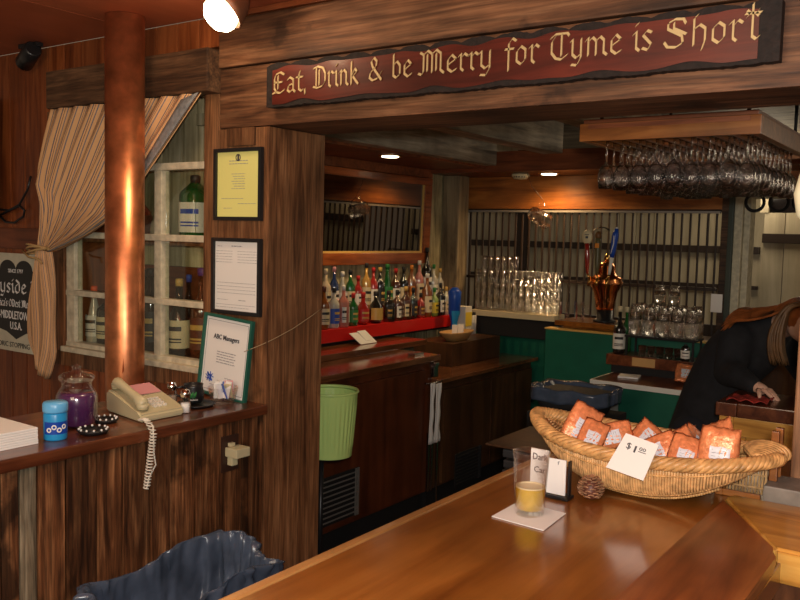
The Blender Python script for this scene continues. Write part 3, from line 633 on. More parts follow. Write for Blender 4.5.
lw = [(.93, .05, .16, .0015), (.93, .38, .62, .003)]+[(.86-.04*i, .02, .40, .0012) for i in range(5)]+[(.86-.04*i, .52, .96, .0012) for i in range(5)]+[(.40-.05*i, .05, .93, .0012) for i in range(4)]+[(.15, .05, .30, .0012), (.15, .55, .72, .002), (.08, .03, .94, .0012), (.04, .03, .80, .0012)]
framed('framed_licence', 'black framed white printed licence in the middle of the post', -2.255, -2.018, 1.362, 1.626, W-.004, M['black'], M['paper'], .013, lw)
t, p = framed('framed_staff_list', 'green framed white list headed ABC Managers leaning above the bowl', -2.285, -2.048, 1.072, 1.356, 2.035, M['gframe'], M['paper'], .010, [(.55-.035*i, .30, .72-.03*(i % 2), .003) for i in range(5)]+[(.22, .52, .70, .002), (.17, .50, .72, .002), (.1, .2, .4, .002)], tiltz=math.radians(4), lean=-.06)
m = MB(); ftext(m, 'ABC Managers', (-2.17, 2.0275, 1.272), (1, 0, 0), (0, 0, 1), .024, .125, bold=.01); obj('heading', m, M['ink'], p)
m = MB()
for a in range(9):
    aa = a*2*PI/9; m.tube([(-2.235+.020*cos(aa), 2.0275, 1.135+.018*sin(aa)), (-2.235-.012*cos(aa+1), 2.0275, 1.135+.014*sin(aa+2.4))], .0016, 5)
obj('blue_emblem', m, M['blue2'], p)
m = MB()
for (xa, xb, za, zb) in ((-2.268, -2.070, 1.335, 1.3366), (-2.268, -2.070, 1.090, 1.0916), (-2.268, -2.2665, 1.09, 1.3366), (-2.0715, -2.07, 1.09, 1.3366)): m.box(xa, xb, 2.0282, 2.029, za, zb)
obj('border_line', m, M['inkgrey'], p)
m = MB(); m.tube([(-2.05, 2.02, 1.245), (-2.01, 2.058, 1.268), (-1.994, 2.10, 1.285), (-1.993, 2.2, 1.315), (-1.992, 2.30, 1.355), (-1.992, 2.352, 1.378)], .0013, 5)
tag(obj('hanging_string', m, M['twine']), 'thin string stretched across the post side from the green frame', 'string')

# ------------------------------------------------------------------ ceiling lamp, spotlight, television
t = thing('ceiling_lamp', 'lit reflector bulb in a dark metal housing on the ceiling edge', 'lamp', (-1.97, 1.85, 2.389))
dr = Vector((-.35, -.62, -.70)).normalized(); q = dr.to_track_quat('Z', 'Y').to_matrix().to_4x4()
m = MB(); m.lathe([(.03, -.075), (.048, -.05), (.058, -.02), (.066, .006), (.062, .006), (.05, -.02)], (-1.965, 1.845, 2.322), 24, M=q); obj('lamp_housing', m, M['ironish'], t)
m = MB(); m.lathe([(.02, -.05), (.045, -.015), (.057, .020), (.053, .04), (.034, .060), (.001, .066)], (-1.965, 1.845, 2.322), 24, M=q); obj('reflector_bulb', m, M['bulb'], t)
m = MB(); m.lathe([(.03, -.02), (.03, 0)], (-1.95, 1.87, 2.389), 16); m.tube([(-1.95, 1.87, 2.375), (-1.96, 1.865, 2.36)], .02, 10); obj('lamp_mount', m, M['soffit'], t)
lamp('ceiling_lamp_light', 'SPOT', tuple(Vector((-1.965, 1.845, 2.322))+dr*.09), 14, (1, .74, .46), .04, tuple(Vector((-1.965, 1.845, 2.322))+dr*2), spot_size=2.6, spot_blend=.8)
lamp('ceiling_lamp_glow', 'POINT', (-1.93, 1.72, 2.27), 1.6, (1, .70, .42), .03)
t = thing('spotlight', 'small black cylindrical spotlight hanging under the ceiling near the curtain', 'spotlight', (-3.28, 2.0, 2.389))
q = Vector((-.90, .25, -.30)).normalized().to_track_quat('Z', 'Y').to_matrix().to_4x4()
m = MB(); m.lathe([(.028, -.07), (.034, -.065), (.036, .06), (.030, .062), (.028, .03)], (-3.28, 2.0, 2.340), 20, M=q); obj('spot_can', m, M['black'], t)
m = MB(); m.tube([(-3.27, 2.0, 2.389), (-3.27, 2.0, 2.35)], .012, 8); m.box(-3.33, -3.20, 1.985, 2.015, 2.372, 2.389, .002); obj('spot_arm', m, M['black'], t)
t = thing('television', 'edge of a black wall television at the far left', 'television', (-3.95, 2.05, 1.66))
m = MB(); m.box(-4.35, -3.575, 2.0, 2.04, 1.66, 2.205, .006); obj('casing', m, M['black'], t)
m = MB(); m.box(-4.33, -3.60, 1.997, 1.9995, 1.69, 2.185); obj('screen', m, M['screen'], t)
m = MB(); m.box(-4.05, -3.85, 2.041, 2.074, 1.85, 2.0); obj('wall_bracket', m, M['black'], t)
m = MB(); m.tube([(-3.60, 2.045, 1.72), (-3.52, 2.05, 1.715), (-3.44, 2.05, 1.74), (-3.38, 2.05, 1.80), (-3.36, 2.055, 1.86)], .005, 6)
m.tube([(-3.60, 2.045, 1.70), (-3.55, 2.05, 1.665), (-3.48, 2.05, 1.662), (-3.41, 2.05, 1.69), (-3.40, 2.05, 1.715), (-3.44, 2.052, 1.735), (-3.52, 2.052, 1.715), (-3.60, 2.045, 1.69)], .005, 6)
tag(obj('television_cable', m, M['black']), 'looped black cable between the television and the curtain', 'cable')

# ------------------------------------------------------------------ things on the low wall's cap
ZC = 1.0705
t = thing('desk_telephone', 'beige corded desk telephone sitting on the low wall cap', 'telephone', (-2.17, 1.70, ZC))
def tp(u, v, z):   # u along width (handset side 0), v from front (0) to back (1)
    return Vector((-2.05-.225*v, 1.60+.165*u+.04*v, z))
m = MB(); n = 10
prof = [(0, .022), (.12, .028), (.45, .045), (.8, .068), (.92, .070), (1, .062)]
for (a, b) in zip(prof[:-1], prof[1:]): pass
pts = [(0, 0)]+prof+[(1, 0)]
b_ = bmesh.new()
A = [b_.verts.new(tp(0, v, ZC+.002+z)) for v, z in pts]; B = [b_.verts.new(tp(1, v, ZC+.002+z)) for v, z in pts]
b_.faces.new(A); b_.faces.new(B[::-1])
for i in range(len(pts)): b_.faces.new((A[i], A[(i+1) % len(pts)], B[(i+1) % len(pts)], B[i]))
bmesh.ops.bevel(b_, geom=b_.edges[:], offset=.006, segments=3, affect='EDGES')
m.join(b_); obj('telephone_base', m, M['beige'], t)
def top(u, v, dz=0):
    z = 0
    for (a, za), (b, zb) in zip(prof[:-1], prof[1:]):
        if a <= v <= b: z = za+(zb-za)*(v-a)/(b-a)
    return tp(u, v, ZC+.002+z+dz)
m = MB(); pth = [top(.16, v, .015+.010*sin(PI*v)) for v in (.10, .16, .3, .45, .6, .75, .86, .92)]
m.tube(pth, [.012, .020, .015, .013, .013, .015, .020, .012], 12); 
for v in (.15, .86): m.tube([top(.16, v, .02), top(.16, v, .003)], [.019, .018], 12)
h = obj('handset', m, M['beige'], t)
for i in range(4):
    for j in range(3):
        c = top(.46+.11*j, .18+.075*i, .003); m = MB(); m.box(c.x-.006, c.x+.006, c.y-.006, c.y+.006, c.z-.004, c.z+.004, .0015); obj('key', m, M['white'], t)
m = MB(); m.face([top(.40, .56, .0035), top(.94, .56, .0035), top(.94, .90, .0035), top(.40, .90, .0035)]); 
o_ = obj('pink_index_card', m, M['pink'], t, solid=.001)
m = MB(); cpts = []
P0, P1, P2 = Vector((-2.035, 1.585, ZC+.016)), Vector((-1.958, 1.572, 1.062)), Vector((-1.958, 1.548, .905))
for i in range(240):
    f = i/239; p = (P0.lerp(P1, f/.3)+Vector((0, 0, .018*sin(PI*f/.3))) if f < .3 else P1.lerp(P2, (f-.3)/.7)); a = f*2*PI*26
    cpts.append(p+Vector((.009*cos(a)*1.0, .009*sin(a), 0)))
m.tube(cpts, .0022, 5); m.tube([P2, (-1.966, 1.562, .93), (-1.964, 1.585, .965), (-1.966, 1.58, 1.0), (-1.964, 1.575, 1.08), (-2.0, 1.59, 1.088)], .0026, 6)
obj('coiled_cord', m, M['white'], t)
# jar candle
t = thing('jar_candle', 'glass jar candle of dark purple wax with glass lid, left of the telephone', 'candle', (-2.165, 1.462, ZC))
c = (-2.165, 1.462, ZC)
m = MB(); m.lathe([(.045, 0), (.056, .008), (.058, .02), (.058, .09), (.05, .108), (.042, .118), (.042, .13), (.046, .134)], c, 28); obj('jar', m, M['glassb'], t)
m = MB(); m.lathe([(.04, .004), (.055, .012), (.0555, .088), (.05, .1), (.001, .098)], c, 28); obj('wax', m, M['candle'], t)
m = MB(); m.lathe([(.047, .135), (.05, .14), (.05, .148), (.04, .156), (.015, .162), (.010, .168), (.014, .176), (.001, .182)], c, 28); obj('glass_lid', m, M['glassb'], t)
# blue tub
t = thing('gum_tub', 'small bright blue plastic gum tub at the cap edge beside the jar candle', 'container', (-2.075, 1.335, ZC))
c = (-2.075, 1.335, ZC)
m = MB(); m.lathe([(.029, 0), (.031, .004), (.031, .07), (.029, .075)], c, 24); b = obj('tub_body', m, M['blue'], t)
m = MB(); m.lathe([(.032, .076), (.033, .08), (.033, .098), (.03, .103), (.001, .104)], c, 24); obj('tub_lid', m, mat('light_blue_lid', (.12, .42, .75), .3), t)
m = MB(); m.lathe([(.0315, .018), (.0315, .052)], c, 16, a0=-1.6, a1=.9); lb = obj('wrap_label', m, M['blue2'], t)
for k in range(4):
    a = -1.1+k*.42; m = MB(); R_ = Matrix.Translation((c[0]+.0318*cos(a), c[1]+.0318*sin(a), c[2]+.03+.008*(k % 2))) @ Matrix.Rotation(a, 4, 'Z') @ Matrix.Rotation(PI/2, 4, 'Y')
    m.lathe([(.0035, 0), (.007, 0), (.007, .0008), (.0035, .0008), (.0035, 0)], (0, 0, 0), 14, M=R_); obj('white_ring_print', m, M['paper'], lb)
# napkin box
t = thing('napkin_stack', 'stack of white paper napkins in an open pack at the left end of the cap', 'napkins', (-2.18, 1.17, ZC))
for k in range(7):
    m = MB(); r_ = Matrix.Rotation(random.uniform(-.03, .03), 4, 'Z'); m.box(-2.30, -2.06, 1.04, 1.275, ZC+k*.0065, ZC+k*.0065+.006, .0015, rot=r_); obj('folded_napkin', m, M['paper'], t)
# dishes between candle and telephone
for nm, (x, y), r, lab in (('trinket_dish', (-2.145, 1.545), .038, 'small black dish with white beaded rim between candle and telephone'), ('ash_tray', (-2.055, 1.440), .045, 'shallow black ashtray in front of the jar candle')):
    t = thing(nm, lab, 'dish', (x, y, ZC)); m = MB(); m.lathe([(r*.8, 0), (r, .010), (r*.97, .012), (r*.75, .004), (.001, .003)], (x, y, ZC), 24); obj('dish', m, M['black'], t)
    m = MB()
    for k in range(12): m.ball((x+r*.85*cos(k*.52), y+r*.85*sin(k*.52), ZC+.014), .0035, 6)
    o_ = obj('bead_rim', m, M['paper'], t); o_['kind'] = 'stuff'
def shaker(nm, lab, x, y, content):
    t = thing(nm, lab, 'shaker', (x, y, ZC)); c = (x, y, ZC)
    m = MB(); m.lathe([(.017, 0), (.019, .004), (.0165, .03), (.014, .05)], c, 8, smooth=False); obj('glass_body', m, M['glassb'], t)
    m = MB(); m.lathe([(.0155, .002), (.015, .032), (.001, .033)], c, 8); obj('contents', m, content, t)
    m = MB(); m.lathe([(.0155, .05), (.016, .062), (.012, .074), (.001, .077)], c, 16); obj('metal_cap', m, M['chrome'], t)
shaker('salt_shaker', 'glass salt shaker with white salt and chrome top at the cap edge', -2.075, 1.79, M['paper'])
shaker('pepper_shaker', 'glass shaker with chrome top behind the telephone corner', -2.205, 1.845, mat('ground_pepper', (.30, .24, .18), .8))
t = thing('serving_tray', 'small round black tray under the black mug on the cap', 'tray', (-2.135, 1.885, ZC)); m = MB(); m.lathe([(.055, 0), (.066, .008), (.064, .009), (.052, .003), (.001, .003)], (-2.135, 1.885, ZC), 28); obj('tray_dish', m, M['black'], t)
t = thing('black_mug', 'black mug with a green scribbled emblem on the small tray', 'mug', (-2.150, 1.888, ZC+.0095)); c = (-2.150, 1.888, ZC+.0095)
m = MB(); m.lathe([(.028, 0), (.034, .008), (.036, .03), (.031, .052), (.033, .062), (.029, .06), (.027, .01), (.001, .008)], c, 26); obj('cup_body', m, M['black'], t)
m = MB(); m.tube([(c[0]-.03, c[1]-.012, c[2]+.05), (c[0]-.052, c[1]-.028, c[2]+.045), (c[0]-.055, c[1]-.03, c[2]+.022), (c[0]-.033, c[1]-.014, c[2]+.012)], .004, 8); obj('handle', m, M['black'], t)
m = MB()
for k in range(6):
    a = -.95+k*.09; m.tube([(c[0]+.0365*cos(a), c[1]+.0365*sin(a), c[2]+.018+.003*(k % 3)), (c[0]+.036*cos(a+.05), c[1]+.036*sin(a+.05), c[2]+.034+.006*((k*7) % 3)/2)], .0018, 5)
obj('green_emblem', m, M['l_green'], t)
m = MB()
for k in range(8):
    a = -1.0+k*.09; m.tube([(c[0]+.0365*cos(a), c[1]+.0365*sin(a), c[2]+.013), (c[0]+.0365*cos(a+.05), c[1]+.0365*sin(a+.05), c[2]+.0135)], .0022, 5)
obj('white_print', m, M['paper'], t)
t = thing('sugar_bowl', 'clear glass bowl of sugar packets beside the black mug', 'bowl', (-2.10, 1.975, ZC)); c = (-2.10, 1.975, ZC)
m = MB(); m.lathe([(.032, 0), (.042, .012), (.050, .045), (.052, .056), (.049, .056), (.040, .014), (.001, .006)], c, 12, smooth=False); obj('glass_bowl', m, M['glassb'], t)
cols = ['paper', 'l_blue', 'paper', 'pink', 'paper', 'l_blue', 'paper', 'paper', 'l_cream', 'paper']
t0 = None
for k in range(10):
    a = k*2.4; r_ = Matrix.Rotation(a, 4, 'Z') @ Matrix.Rotation(.3*((k % 3)-1), 4, 'X')
    m = MB(); x, y = c[0]+.019*cos(a), c[1]+.019*sin(a); m.box(x-.014, x+.014, y-.002, y+.002, c[2]+.018, c[2]+.076-.004*(k % 3), .001, rot=r_)
    tag(obj('sugar_packet', m, M[cols[k]]), {'paper': 'small white sugar packet standing in the glass bowl', 'l_blue': 'small blue sweetener packet standing in the glass bowl', 'pink': 'pink sweetener packet in the glass bowl', 'l_cream': 'cream coloured sweetener packet in the glass bowl'}[cols[k]], 'packet', {'paper': 'white sugar packets', 'l_blue': 'blue sweetener packets'}.get(cols[k], 'other sweetener packets'))
# outlet
t = thing('power_outlet', 'dark outlet plate with a white adapter plugged in on the low boarded wall', 'outlet', (-1.997, 1.905, .87))
m = MB(); m.box(-1.996, -1.990, 1.868, 1.942, .872, .99, .003); obj('cover_plate', m, mat('brown_cover_plate', (.035, .015, .010), .4), t)
m = MB(); m.box(-1.989, -1.935, 1.880, 1.940, .925, .955, .004); m.box(-1.989, -1.965, 1.890, 1.915, .895, .926, .004); m.box(-1.989, -1.975, 1.892, 1.912, .956, .968, .002); obj('plug_adapter', m, M['beige'], t)

# ------------------------------------------------------------------ trash bin with liner
t = thing('trash_bin', 'tall grey bin lined with a navy plastic bag in front of the low wall', 'bin', (-1.81, 1.56, 0))
m = MB(); m.lathe([(.13, 0), (.145, .2), (.15, .32)], (-1.81, 1.56, 0), 40, rx=.85, ry=1.5, sq=5); obj('bin_body', m, M['rubber'], t)
def lf(u, v):
    a = 2*PI*u; s_ = (abs(cos(a))**5+abs(sin(a))**5)**(-1/5)
    wr = .007*sin(a*13+v*5+2*sin(a*3))+.004*sin(a*29+v*9)+.005*sin(a*7-v*9)
    nz_ = noise.noise(Vector((cos(a)*4.5, sin(a)*4.5, v*9)))+.6*noise.noise(Vector((cos(a)*11, sin(a)*11, v*21))); wr = wr*.6+.015*abs(nz_)-.004
    rim = .03*math.exp(-((a-2.0)/.5)**2)+.012*sin(a*3+1)+.010*sin(a*5)
    if v < .4: r = .185+wr*1.3+.004*sin(v*30); z = .36+(.68-.36)*(v/.4)+rim*(v/.4)
    elif v < .5: r = .185-.012*(v-.4)/.1+wr; z = .68+.008*sin((v-.4)/.1*PI)+rim
    else: f = (v-.5)/.5; r = (.172+wr)*(1-.72*f**1.6); z = .68-.42*f**.8+rim*(1-f)
    return (-1.81+r*.85*cos(a)*s_, 1.56+r*1.5*sin(a)*s_, z)
m = MB(); m.grid(lf, 260, 64, closeu=True); obj('bag_liner', m, M['liner'], t, solid=.002)

# ------------------------------------------------------------------ the bar
t = thing('bar_counter', 'long varnished wooden bar with dark panelled front running through the opening', 'bar', (-.62, 1.2, 0))
m = MB(); m.box(-.944, -.285, -.4, 2.46, 1.02, 1.0695, .003); obj('bar_top', m, M['bar'], t)
m = MB(); m.box(-.965, -.945, -.4, 2.46, 1.018, 1.0725, .004); obj('edge_strip', m, M['baredge'], t)
m = MB(); m.box(-.93, -.40, -.4, 1.55, 0, 1.019); m.box(-.93, -.42, 1.55, 2.44, 0, 1.019); obj('bar_base', m, M['darkbar'], t)
m = MB()
x = -.27
b_ = bmesh.new()
out = [(-.455, -.4), (-.455, 1.905), (-.30, 1.64), (-.287, 1.61), (-.285, 1.58), (-.285, -.4)]
vs = [b_.verts.new((x, y, 1.071)) for x, y in out]; vt = [b_.verts.new((x, y, 1.096)) for x, y in out]
b_.faces.new(vs[::-1]); b_.faces.new(vt)
for i in range(6): b_.faces.new((vs[i], vs[(i+1) % 6], vt[(i+1) % 6], vt[i]))
bmesh.ops.bevel(b_, geom=[e for e in b_.edges], offset=.007, segments=3, affect='EDGES')
m.join(b_); obj('arm_rail', m, M['arm'], t)
m = MB(); b_ = bmesh.new()
out = [(-.453, 1.908), (-.297, 1.642), (.6, 1.642), (.6, 1.94), (-.44, 1.94)]
vs = [b_.verts.new((x, y, 1.03)) for x, y in out]; vt = [b_.verts.new((x, y, 1.0955)) for x, y in out]
b_.faces.new(vs[::-1]); b_.faces.new(vt)
for i in range(5): b_.faces.new((vs[i], vs[(i+1) % 5], vt[(i+1) % 5], vt[i]))
bmesh.ops.bevel(b_, geom=[e for e in b_.edges], offset=.006, segments=3, affect='EDGES')
m.join(b_); obj('oak_ledge', m, M['oak'], t)
m = MB(); m.box(-.395, .6, 1.70, 1.93, .05, 1.028, .002); planks_y(m, -.4, 1.70, 0, 1.015, -.395, -.32, .11); m.box(-.30, .6, 1.668, 1.70, .93, 1.028, .004); obj('customer_side_boards', m, M['darkbar'], t)

# beer glass on a napkin
m = MB(); m.face([(-.823, 1.528, 1.0712), (-.700, 1.518, 1.0712), (-.709, 1.645, 1.0712), (-.825, 1.658, 1.0712)]); 
nk = obj('paper_napkin', m, M['paper'], None, solid=.0015); tag(nk, 'square white paper napkin under the beer glass on the bar', 'napkin')
c = (-.768, 1.592, 1.0722)
t = thing('beer_glass', 'pint glass about a third full of pale golden beer on the napkin', 'glass', c)
m = MB(); m.lathe([(.029, 0), (.0302, .004), (.0385, .132), (.0392, .134), (.0372, .132), (.029, .012), (.001, .011)], c, 40); obj('glass_wall', m, M['hero'], t)
m = MB(); m.lathe([(.0280, .013), (.0312, .058), (.0005, .058)], c, 40); obj('beer', m, M['beer'], t)
m = MB(); m.lathe([(.0312, .058), (.031, .0605), (.026, .0612), (.026, .0585)], c, 30); obj('foam_ring', m, mat('beer_foam', (.85, .72, .42), .5), t)
# table card holder
t = thing('table_card', 'small black holder with two white handwritten cards behind the beer glass', 'card', (-.765, 1.742, 1.0705))
m = MB(); m.box(-.845, -.740, 1.722, 1.758, 1.0705, 1.0785, .002); m.box(-.747, -.743, 1.735, 1.748, 1.079, 1.158, .001); obj('card_holder', m, M['black'], t)
m = MB(); m.box(-.795, -.750, 1.730, 1.733, 1.080, 1.160); c1 = obj('card', m, M['paper'], t)
m = MB(); m.box(-.842, -.797, 1.742, 1.745, 1.080, 1.172); c2 = obj('card', m, M['paper'], t)
m = MB(); ftext(m, 'Dark', (-.819, 1.7415, 1.147), (1, 0, 0), (0, 0, 1), .022, .036); ftext(m, 'Car', (-.819, 1.7415, 1.118), (1, 0, 0), (0, 0, 1), .020, .028); obj('handwriting', m, M['ink'], c2)
m = MB(); ftext(m, 'f', (-.768, 1.7295, 1.148), (1, 0, 0), (0, 0, 1), .012, .005); obj('handwriting', m, M['inkgrey'], c1)
# pinecone
t = thing('pine_cone', 'brown open pine cone on the bar beneath the basket', 'pine cone', (-.708, 1.775, 1.0705)); c = Vector((-.708, 1.775, 1.0705))
m = MB(); m.lathe([(.001, 0), (.017, .006), (.021, .02), (.015, .04), (.001, .048)], c, 12); obj('core', m, M['l_brown'], t)
m = MB()
for k in range(64):
    a = k*2.399; f = k/63; r0 = .017*sin(PI*(.12+.8*f)); z = .004+.043*f; r1 = r0+.016*(1-.5*f)
    d = Vector((cos(a), sin(a), 0)); s_ = Vector((-sin(a), cos(a), 0))
    m.prism([c+d*r0+Vector((0, 0, z))-s_*.003, c+d*r1+Vector((0, 0, z+.004))-s_*.0065, c+d*(r1+.002)+Vector((0, 0, z+.006)), c+d*r1+Vector((0, 0, z+.004))+s_*.0065, c+d*r0+Vector((0, 0, z))+s_*.003], (0, 0, .0022))
o_ = obj('scales', m, mat('pine_scale', (.30, .15, .075), .6, noise=.5, nscale=90), t); o_['kind'] = 'stuff'

# ------------------------------------------------------------------ wicker basket
t = thing('wicker_basket', 'big boat-shaped golden wicker basket of snack bags on the bar', 'basket', (-.645, 1.94, 1.0705))
ax = Vector((1, -.035, 0)).normalized(); ay = Vector((.035, 1, 0)).normalized(); bc = Vector((-.642, 1.945, 1.0705)); HL = .288
def rimw(s): return .140*(max(0, 1-abs(s)**2.6))**.75
def rimz(s): return .100+.020*abs(s)**2 + (.0 if s > 0 else .012*abs(s)**3)
def depth(s): return .084*(1-abs(s)**2.4)
def bf(s, w):   # s -1..1 along, w -1..1 across the U
    ew = abs(w)
    y = math.copysign(rimw(s)*(.93+.07*ew)*(1-(1-ew)**3), w)
    z = rimz(s)-depth(s)*(1-ew**3.2)-.004
    z = max(z, .012)
    return bc+ax*(s*HL*(.93+.07*ew))+ay*y+Vector((0, 0, z))
m = MB(); m.grid(lambda u, v: bf(-.985+1.97*u, -1+2*v), 60, 24); obj('basket_lining', m, M['wick3'], t, solid=.003)
m = MB()
for k in range(96):
    s = -.965+1.93*k/95
    o1 = [bf(s, -1+j/9)+Vector((0, 0, -.001))-ay*.004*(1 if j < 8 else 0) for j in range(10)]
    m.tube(o1, .0035 if k % 2 else .0028, 5)
    o2 = [bf(s, j/9)+ay*.004+Vector((0, 0, .004)) for j in range(10)]
    m.tube(o2, .0026, 4)
o_ = obj('stakes', m, M['wick2'], t); o_['kind'] = 'stuff'
m = MB()
for w in (-.90, -.50, .5, .88):
    for ph in (0, PI):
        m.tube([bf(-.96+1.92*k/150, w)+Vector((0, 0, .0035 if w > 0 else -.001))-ay*(.0035*(1 if w < 0 else 1)*sin(k*PI/1.34+ph)+(.005 if w < 0 else 0)) for k in range(151)], .0021, 4)
o_ = obj('weavers', m, M['wick'], t); o_['kind'] = 'stuff'
# dark gaps lower edge knots
m = MB()
for k in range(70):
    s = -.62+1.3*k/69; p = bf(s, -.30)+Vector((0, 0, -.006))-ay*.006; m.ball(p, .0042, 6)
o_ = obj('lower_edge_knots', m, M['wick'], t); o_['kind'] = 'stuff'
def rimp(u):   # closed loop around the rim
    a = 2*PI*u; s = cos(a)
    s2 = math.copysign(abs(s)**.85, s)
    y = rimw(min(.999, abs(s2)))*math.copysign(1, sin(a)) if abs(sin(a)) > 1e-6 else 0
    blend = min(1, abs(sin(a))*3)
    lift = .018*max(0, -s2-.8)*5*.2
    return bc+ax*(s2*HL)+ay*(y*1.03)+Vector((0, 0, rimz(s2)+lift))
m = MB(); NS = 420; strands = 6
for kk in range(strands):
    pts = []
    for i in range(NS+1):
        u = i/NS; p = rimp(u); q = rimp((u+.003) % 1); tdir = (q-p)
        if tdir.length < 1e-6: tdir = ay
        tdir.normalize(); nrm = tdir.cross(Vector((0, 0, 1))).normalized(); up = nrm.cross(tdir)
        a = 2*PI*(u*17+kk/strands)
        rr = .0095
        pts.append(p+nrm*cos(a)*rr*1.25+up*sin(a)*rr)
    m.tube(pts, .0072, 6)
obj('braided_rim', m, M['wick'], t)
m = MB()
for k in range(5): m.tube([bc+ax*(.085*cos(a*PI/20))+ay*(.058*sin(a*PI/20))+Vector((0, 0, .004+.005*k)) for a in range(41)], .0042, 6)
obj('foot_ring', m, M['wick'], t)
# curled roll handle at the right end
m = MB()
for k in range(9):
    r0 = .010+.0035*k
    ce = bc+ax*(HL-.030)+Vector((0, 0, .125))
    m.tube([ce+ax*(r0*1.2*cos(a))+ay*(-.034+.0085*k)+Vector((0, 0, r0*.55*sin(a))) for a in [x_*PI/14 for x_ in range(-14, 15)]], .0052, 6)
obj('curled_end', m, M['wick'], t)
# price tag
t2 = thing('price_tag', 'white square card reading $1.00 pinned to the basket', 'price tag', (-.648, 1.775, 1.10))
P = [Vector((-.668, 1.757, 1.1545)), Vector((-.581, 1.747, 1.143)), Vector((-.563, 1.784, 1.216)), Vector((-.640, 1.794, 1.228))]
m = MB(); m.face(P); cd = obj('tag_card', m, M['paper'], t2, solid=.0015)
uu = (P[1]-P[0]).normalized(); vv = (P[3]-P[0]); vv = (vv-uu*vv.dot(uu)).normalized(); nn = uu.cross(vv)
m = MB(); o = P[3]*.5+P[2]*.5+nn*.0012-vv*.030-uu*.016
ftext(m, '$', o-uu*.006, uu, vv, .020, .010); ftext(m, '1', o+uu*.010-vv*.004, uu, vv, .022, .004); ftext(m, '00', o+uu*.026+vv*.004, uu, vv, .011, .015); m.box(-.001, .001, -.001, .001, -.001, .001) if False else None
q0 = o+uu*.018+vv*.0005; m.prism([q0, q0+uu*.018, q0+uu*.018+vv*.0014, q0+vv*.0014], nn*.0008)
obj('price_lettering', m, M['ink'], cd)
# snack bags
def snackbag(loc, rz, tilt, sc, label, roll=0):
    t = thing('snack_bag', label, 'snack bag', (0, 0, 0), 'orange snack bags in the basket'); OFF[t.name] = Vector((0, 0, 0))
    w_, h_ = .062, .085
    def bgf(sgn):
        def f(u, v):
            x = (u-.5)*2; y = (v-.5)*2
            th = .020*(max(0, 1-abs(x)**2.5))**.6*(max(0, 1-abs(y)**3))**.7
            cr_ = .0016*sin(x*23+y*7)+.0014*sin(y*31)
            nar = 1-.10*abs(y)**4*0+.04*cos(y*2)
            return (x*w_*nar, sgn*th+cr_, y*h_+.002*sin(x*9))
        return f
    m = MB(); m.grid(bgf(1), 14, 16); m.grid(bgf(-1), 14, 16); bmesh.ops.remove_doubles(m.bm, verts=m.bm.verts[:], dist=.0004); obj('foil_pouch', m, M['bag'], t)
    m = MB()
    def lf_(u, v):
        p = bgf(-1)(.30+.62*u*.8, .16+.46*v); return (p[0], p[1]-.0012, p[2])
    m.grid(lf_, 8, 8); lb_ = obj('nutrition_panel', m, M['baglab'], t)
    m = MB()
    for j in range(7):
        v = .08+.13*j; ps = [lf_(.12, v), lf_(.86-.2*(j % 2), v), lf_(.86-.2*(j % 2), v+.02), lf_(.12, v+.02)]; m.face([(a, b-.0006, c_) for a, b, c_ in ps])
    obj('small_print', m, M['inkgrey'], lb_)
    t.location = loc; t.rotation_euler = (tilt, roll, rz); t.scale = (sc, sc, sc)
    return t
z0 = 1.0705
snackbag((-.800, 1.93, z0+.128), .5, -.35, .62, 'orange snack bag at the left end of the basket, white panel facing out', .5)
snackbag((-.760, 1.90, z0+.112), .2, -.6, .5, 'orange snack bag lying just right of the leftmost one', .3)
snackbag((-.722, 1.95, z0+.112), -.3, -.9, .5, 'orange snack bag lying flat behind the top of the price tag', 1.2)
snackbag((-.652, 1.975, z0+.114), .5, -.9, .52, 'orange snack bag lying behind the price tag right corner', -.9)
snackbag((-.60, 1.90, z0+.106), -.5, -.7, .55, 'orange snack bag just right of the price tag', .9)
snackbag((-.555, 1.93, z0+.112), .3, -.6, .55, 'orange snack bag in the middle right of the basket', -.6)
snackbag((-.535, 1.875, z0+.110), .15, -.5, .55, 'small orange snack bag left of the big upright one', .2)
snackbag((-.462, 1.872, z0+.128), .1, -.2, .66, 'largest orange snack bag standing upright at the basket right end', .05)
snackbag((-.475, 1.945, z0+.135), -.4, -.3, .6, 'orange snack bag behind the large upright bag', -.5)
snackbag((-.545, 2.0, z0+.115), .8, -.8, .5, 'orange snack bag lying at the far rim of the basket', .7)
snackbag((-.575, 2.03, z0+.108), .2, -1.1, .5, 'orange snack bag half hidden at the back of the basket', 1.5)
# wicker caddy behind the right end
t = thing('wicker_caddy', 'small wicker caddy with orange wooden posts behind the basket right end', 'caddy', (-.43, 2.0, 1.0705))
m = MB()
for (x, y) in ((-.49, 2.012), (-.375, 2.012), (-.49, 2.055), (-.375, 2.055)): m = MB(); m.box(x-.008, x+.008, y-.008, y+.008, 1.0705 if x < -.4 else 1.123, 1.235, .002); obj('post', m, M['rackwood'], t)
m = MB(); m.box(-.482, -.40, 2.006, 2.018, 1.0705, 1.085, .002)
obj('bottom_rail', m, M['rackwood'], t)
m = MB()
for k in range(14): 
    x = -.48+k*.0068; m.tube([(x, 2.012, 1.086), (x+.002, 2.012, 1.165)], .0028, 5)
for k in range(3): m.tube([(-.48, 2.008, 1.10+.03*k), (-.39, 2.008, 1.10+.03*k)], .0025, 5)
o_ = obj('woven_side', m, M['wick2'], t); o_['kind'] = 'stuff'
m = MB(); m.ball((-.297, 1.99, 1.122+.019), .019, 16); tag(obj('orange_fruit', m, M['l_orange']), 'small bright orange ball on the grey ledge at the right edge', 'ball')
